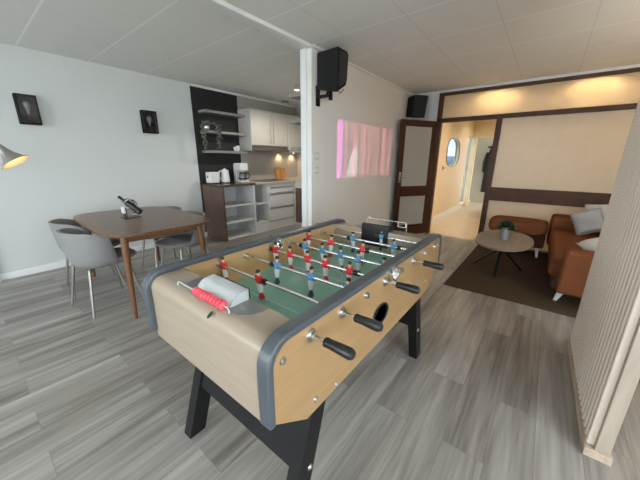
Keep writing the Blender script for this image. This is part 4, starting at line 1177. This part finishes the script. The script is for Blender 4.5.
# keep the beam axis horizontal (lens shift): picture stays rectangular
zax = Vector((1, 0, 0)); yax = Vector((0, 0, 1)); xax = yax.cross(zax)   # local -Z points to -X
lo.matrix_world = Matrix(((xax.x, yax.x, zax.x, PJ.x), (xax.y, yax.y, zax.y, PJ.y), (xax.z, yax.z, zax.z, PJ.z), (0, 0, 0, 1)))
ld.use_nodes = True
N, L = ld.node_tree.nodes, ld.node_tree.links
em = N['Emission']
tcn = N.new('ShaderNodeTexCoord'); sx_ = N.new('ShaderNodeSeparateXYZ'); L.new(tcn.outputs['Normal'], sx_.inputs[0])
D = PJ.x-XP
def mth(op, a, b_=None, c=None, clamp=False):
    n = N.new('ShaderNodeMath'); n.operation = op; n.use_clamp = clamp
    for i, v in enumerate((a, b_, c)):
        if v is None: continue
        if isinstance(v, (int, float)): n.inputs[i].default_value = v
        else: L.new(v, n.inputs[i])
    return n.outputs[0]
az = mth('ABSOLUTE', sx_.outputs['Z'])
# world offsets on the wall: local x -> world y (xax = +Y), local y -> world z
wy = mth('MULTIPLY_ADD', mth('DIVIDE', sx_.outputs['X'], az), D, PJ.y)
wz = mth('MULTIPLY_ADD', mth('DIVIDE', sx_.outputs['Y'], az), D, PJ.z)
def band(v, a, b_, s):
    u1_ = mth('DIVIDE', mth('SUBTRACT', v, a), s, clamp=True); d1_ = mth('DIVIDE', mth('SUBTRACT', b_, v), s, clamp=True)
    return mth('MULTIPLY', u1_, d1_)
rect = mth('MULTIPLY', band(wy, 3.0, 4.64, .03), band(wz, 1.09, 1.83, .03))
stripe = mth('MULTIPLY', band(wy, 3.015, 3.165, .03), rect)
nz = N.new('ShaderNodeTexNoise'); nz.noise_dimensions = '1D'; nz.inputs['Scale'].default_value = 8.0; nz.inputs['Detail'].default_value = 2
L.new(wy, nz.inputs['W'])
soft = mth('MULTIPLY', mth('POWER', mth('MULTIPLY', nz.outputs['Fac'], 1.6, clamp=True), 5.5), rect)
# white drop-shaped highlight low on the picture
hb = mth('SUBTRACT', mth('ADD', 3.38, mth('MULTIPLY', mth('SUBTRACT', wz, 1.1), .22)), wy)
wid = mth('MULTIPLY', mth('POWER', mth('DIVIDE', mth('SUBTRACT', 1.50, wz), .4, clamp=True), .4), .15)
blob = mth('MULTIPLY', mth('LESS_THAN', mth('ABSOLUTE', hb), wid), band(wz, 1.10, 1.55, .05))
def comb(a, b_, c):
    n = N.new('ShaderNodeCombineXYZ')
    for i, v in enumerate((a, b_, c)): L.new(v, n.inputs[i])
    return n.outputs[0]
def chan(ks, kb, kw, kr):
    return mth('ADD', mth('ADD', mth('MULTIPLY', stripe, ks), mth('MULTIPLY', soft, kb)), mth('ADD', mth('MULTIPLY', blob, kw), mth('MULTIPLY', rect, kr)))
L.new(comb(chan(1.15, 1.5, .9, .24), chan(.08, .25, 1.1, .09), chan(1.75, .45, 1.15, .13)), em.inputs['Color'])

# ------------------------------------------------------------------ light
w = bpy.data.worlds.new('world'); SC.world = w; w.use_nodes = True
bg = w.node_tree.nodes['Background']; bg.inputs['Color'].default_value = (.86, .94, 1.0, 1); bg.inputs['Strength'].default_value = 9
def portal(loc, rot_, sx, sy):
    l = bpy.data.lights.new('window_portal', 'AREA'); l.shape = 'RECTANGLE'; l.size = sx; l.size_y = sy; l.cycles.is_portal = True
    o = bpy.data.objects.new('window_portal', l); C.objects.link(o); o.location = loc; o.rotation_euler = rot_
portal(((WX0+WX1)/2, YS-.1, (WZ0+WZ1)/2), (R_(-90), 0, PI), WX1-WX0, WZ1-WZ0)
portal((XR+.1, (RY0+RY1)/2, 1.4), (0, R_(90), 0), 1.8, RY1-RY0)
def spot(loc, e, col, size=150, soft=.04):
    l = bpy.data.lights.new('hall_spot', 'SPOT'); l.energy = e; l.color = col; l.spot_size = R_(size); l.spot_blend = .5; l.shadow_soft_size = soft
    o = bpy.data.objects.new('hall_spot', l); C.objects.link(o); o.location = loc
warm = (1, .80, .55)
# downlights in the corridor just behind the glazed partition and along the hall
for x in (-.80, .30, 1.4): spot((x, YB+.17, 2.44), 30, warm, 160)
for p, e in (((-1.1, 6.6, 2.44), 17), ((-1.2, 8.6, 2.44), 17), ((.5, 7.0, 2.44), 50)): spot(p, e, warm, 165, .08)
lb_ = bpy.data.lights.new('lamp_light', 'POINT'); lb_.energy = .35; lb_.color = (1, .68, .36); lb_.shadow_soft_size = .02
lo = bpy.data.objects.new('lamp_light', lb_); C.objects.link(lo); lo.location = top+sd*.135

SC.view_settings.view_transform = 'Standard'; SC.view_settings.look = 'None'
SC.view_settings.exposure = 0.35; SC.view_settings.gamma = 1; SC.view_settings.use_curve_mapping = False
SC.cycles.max_bounces = 8; SC.cycles.diffuse_bounces = 5; SC.cycles.transparent_max_bounces = 12
SC.cycles.caustics_reflective = False; SC.cycles.caustics_refractive = False; SC.cycles.sample_clamp_indirect = 8
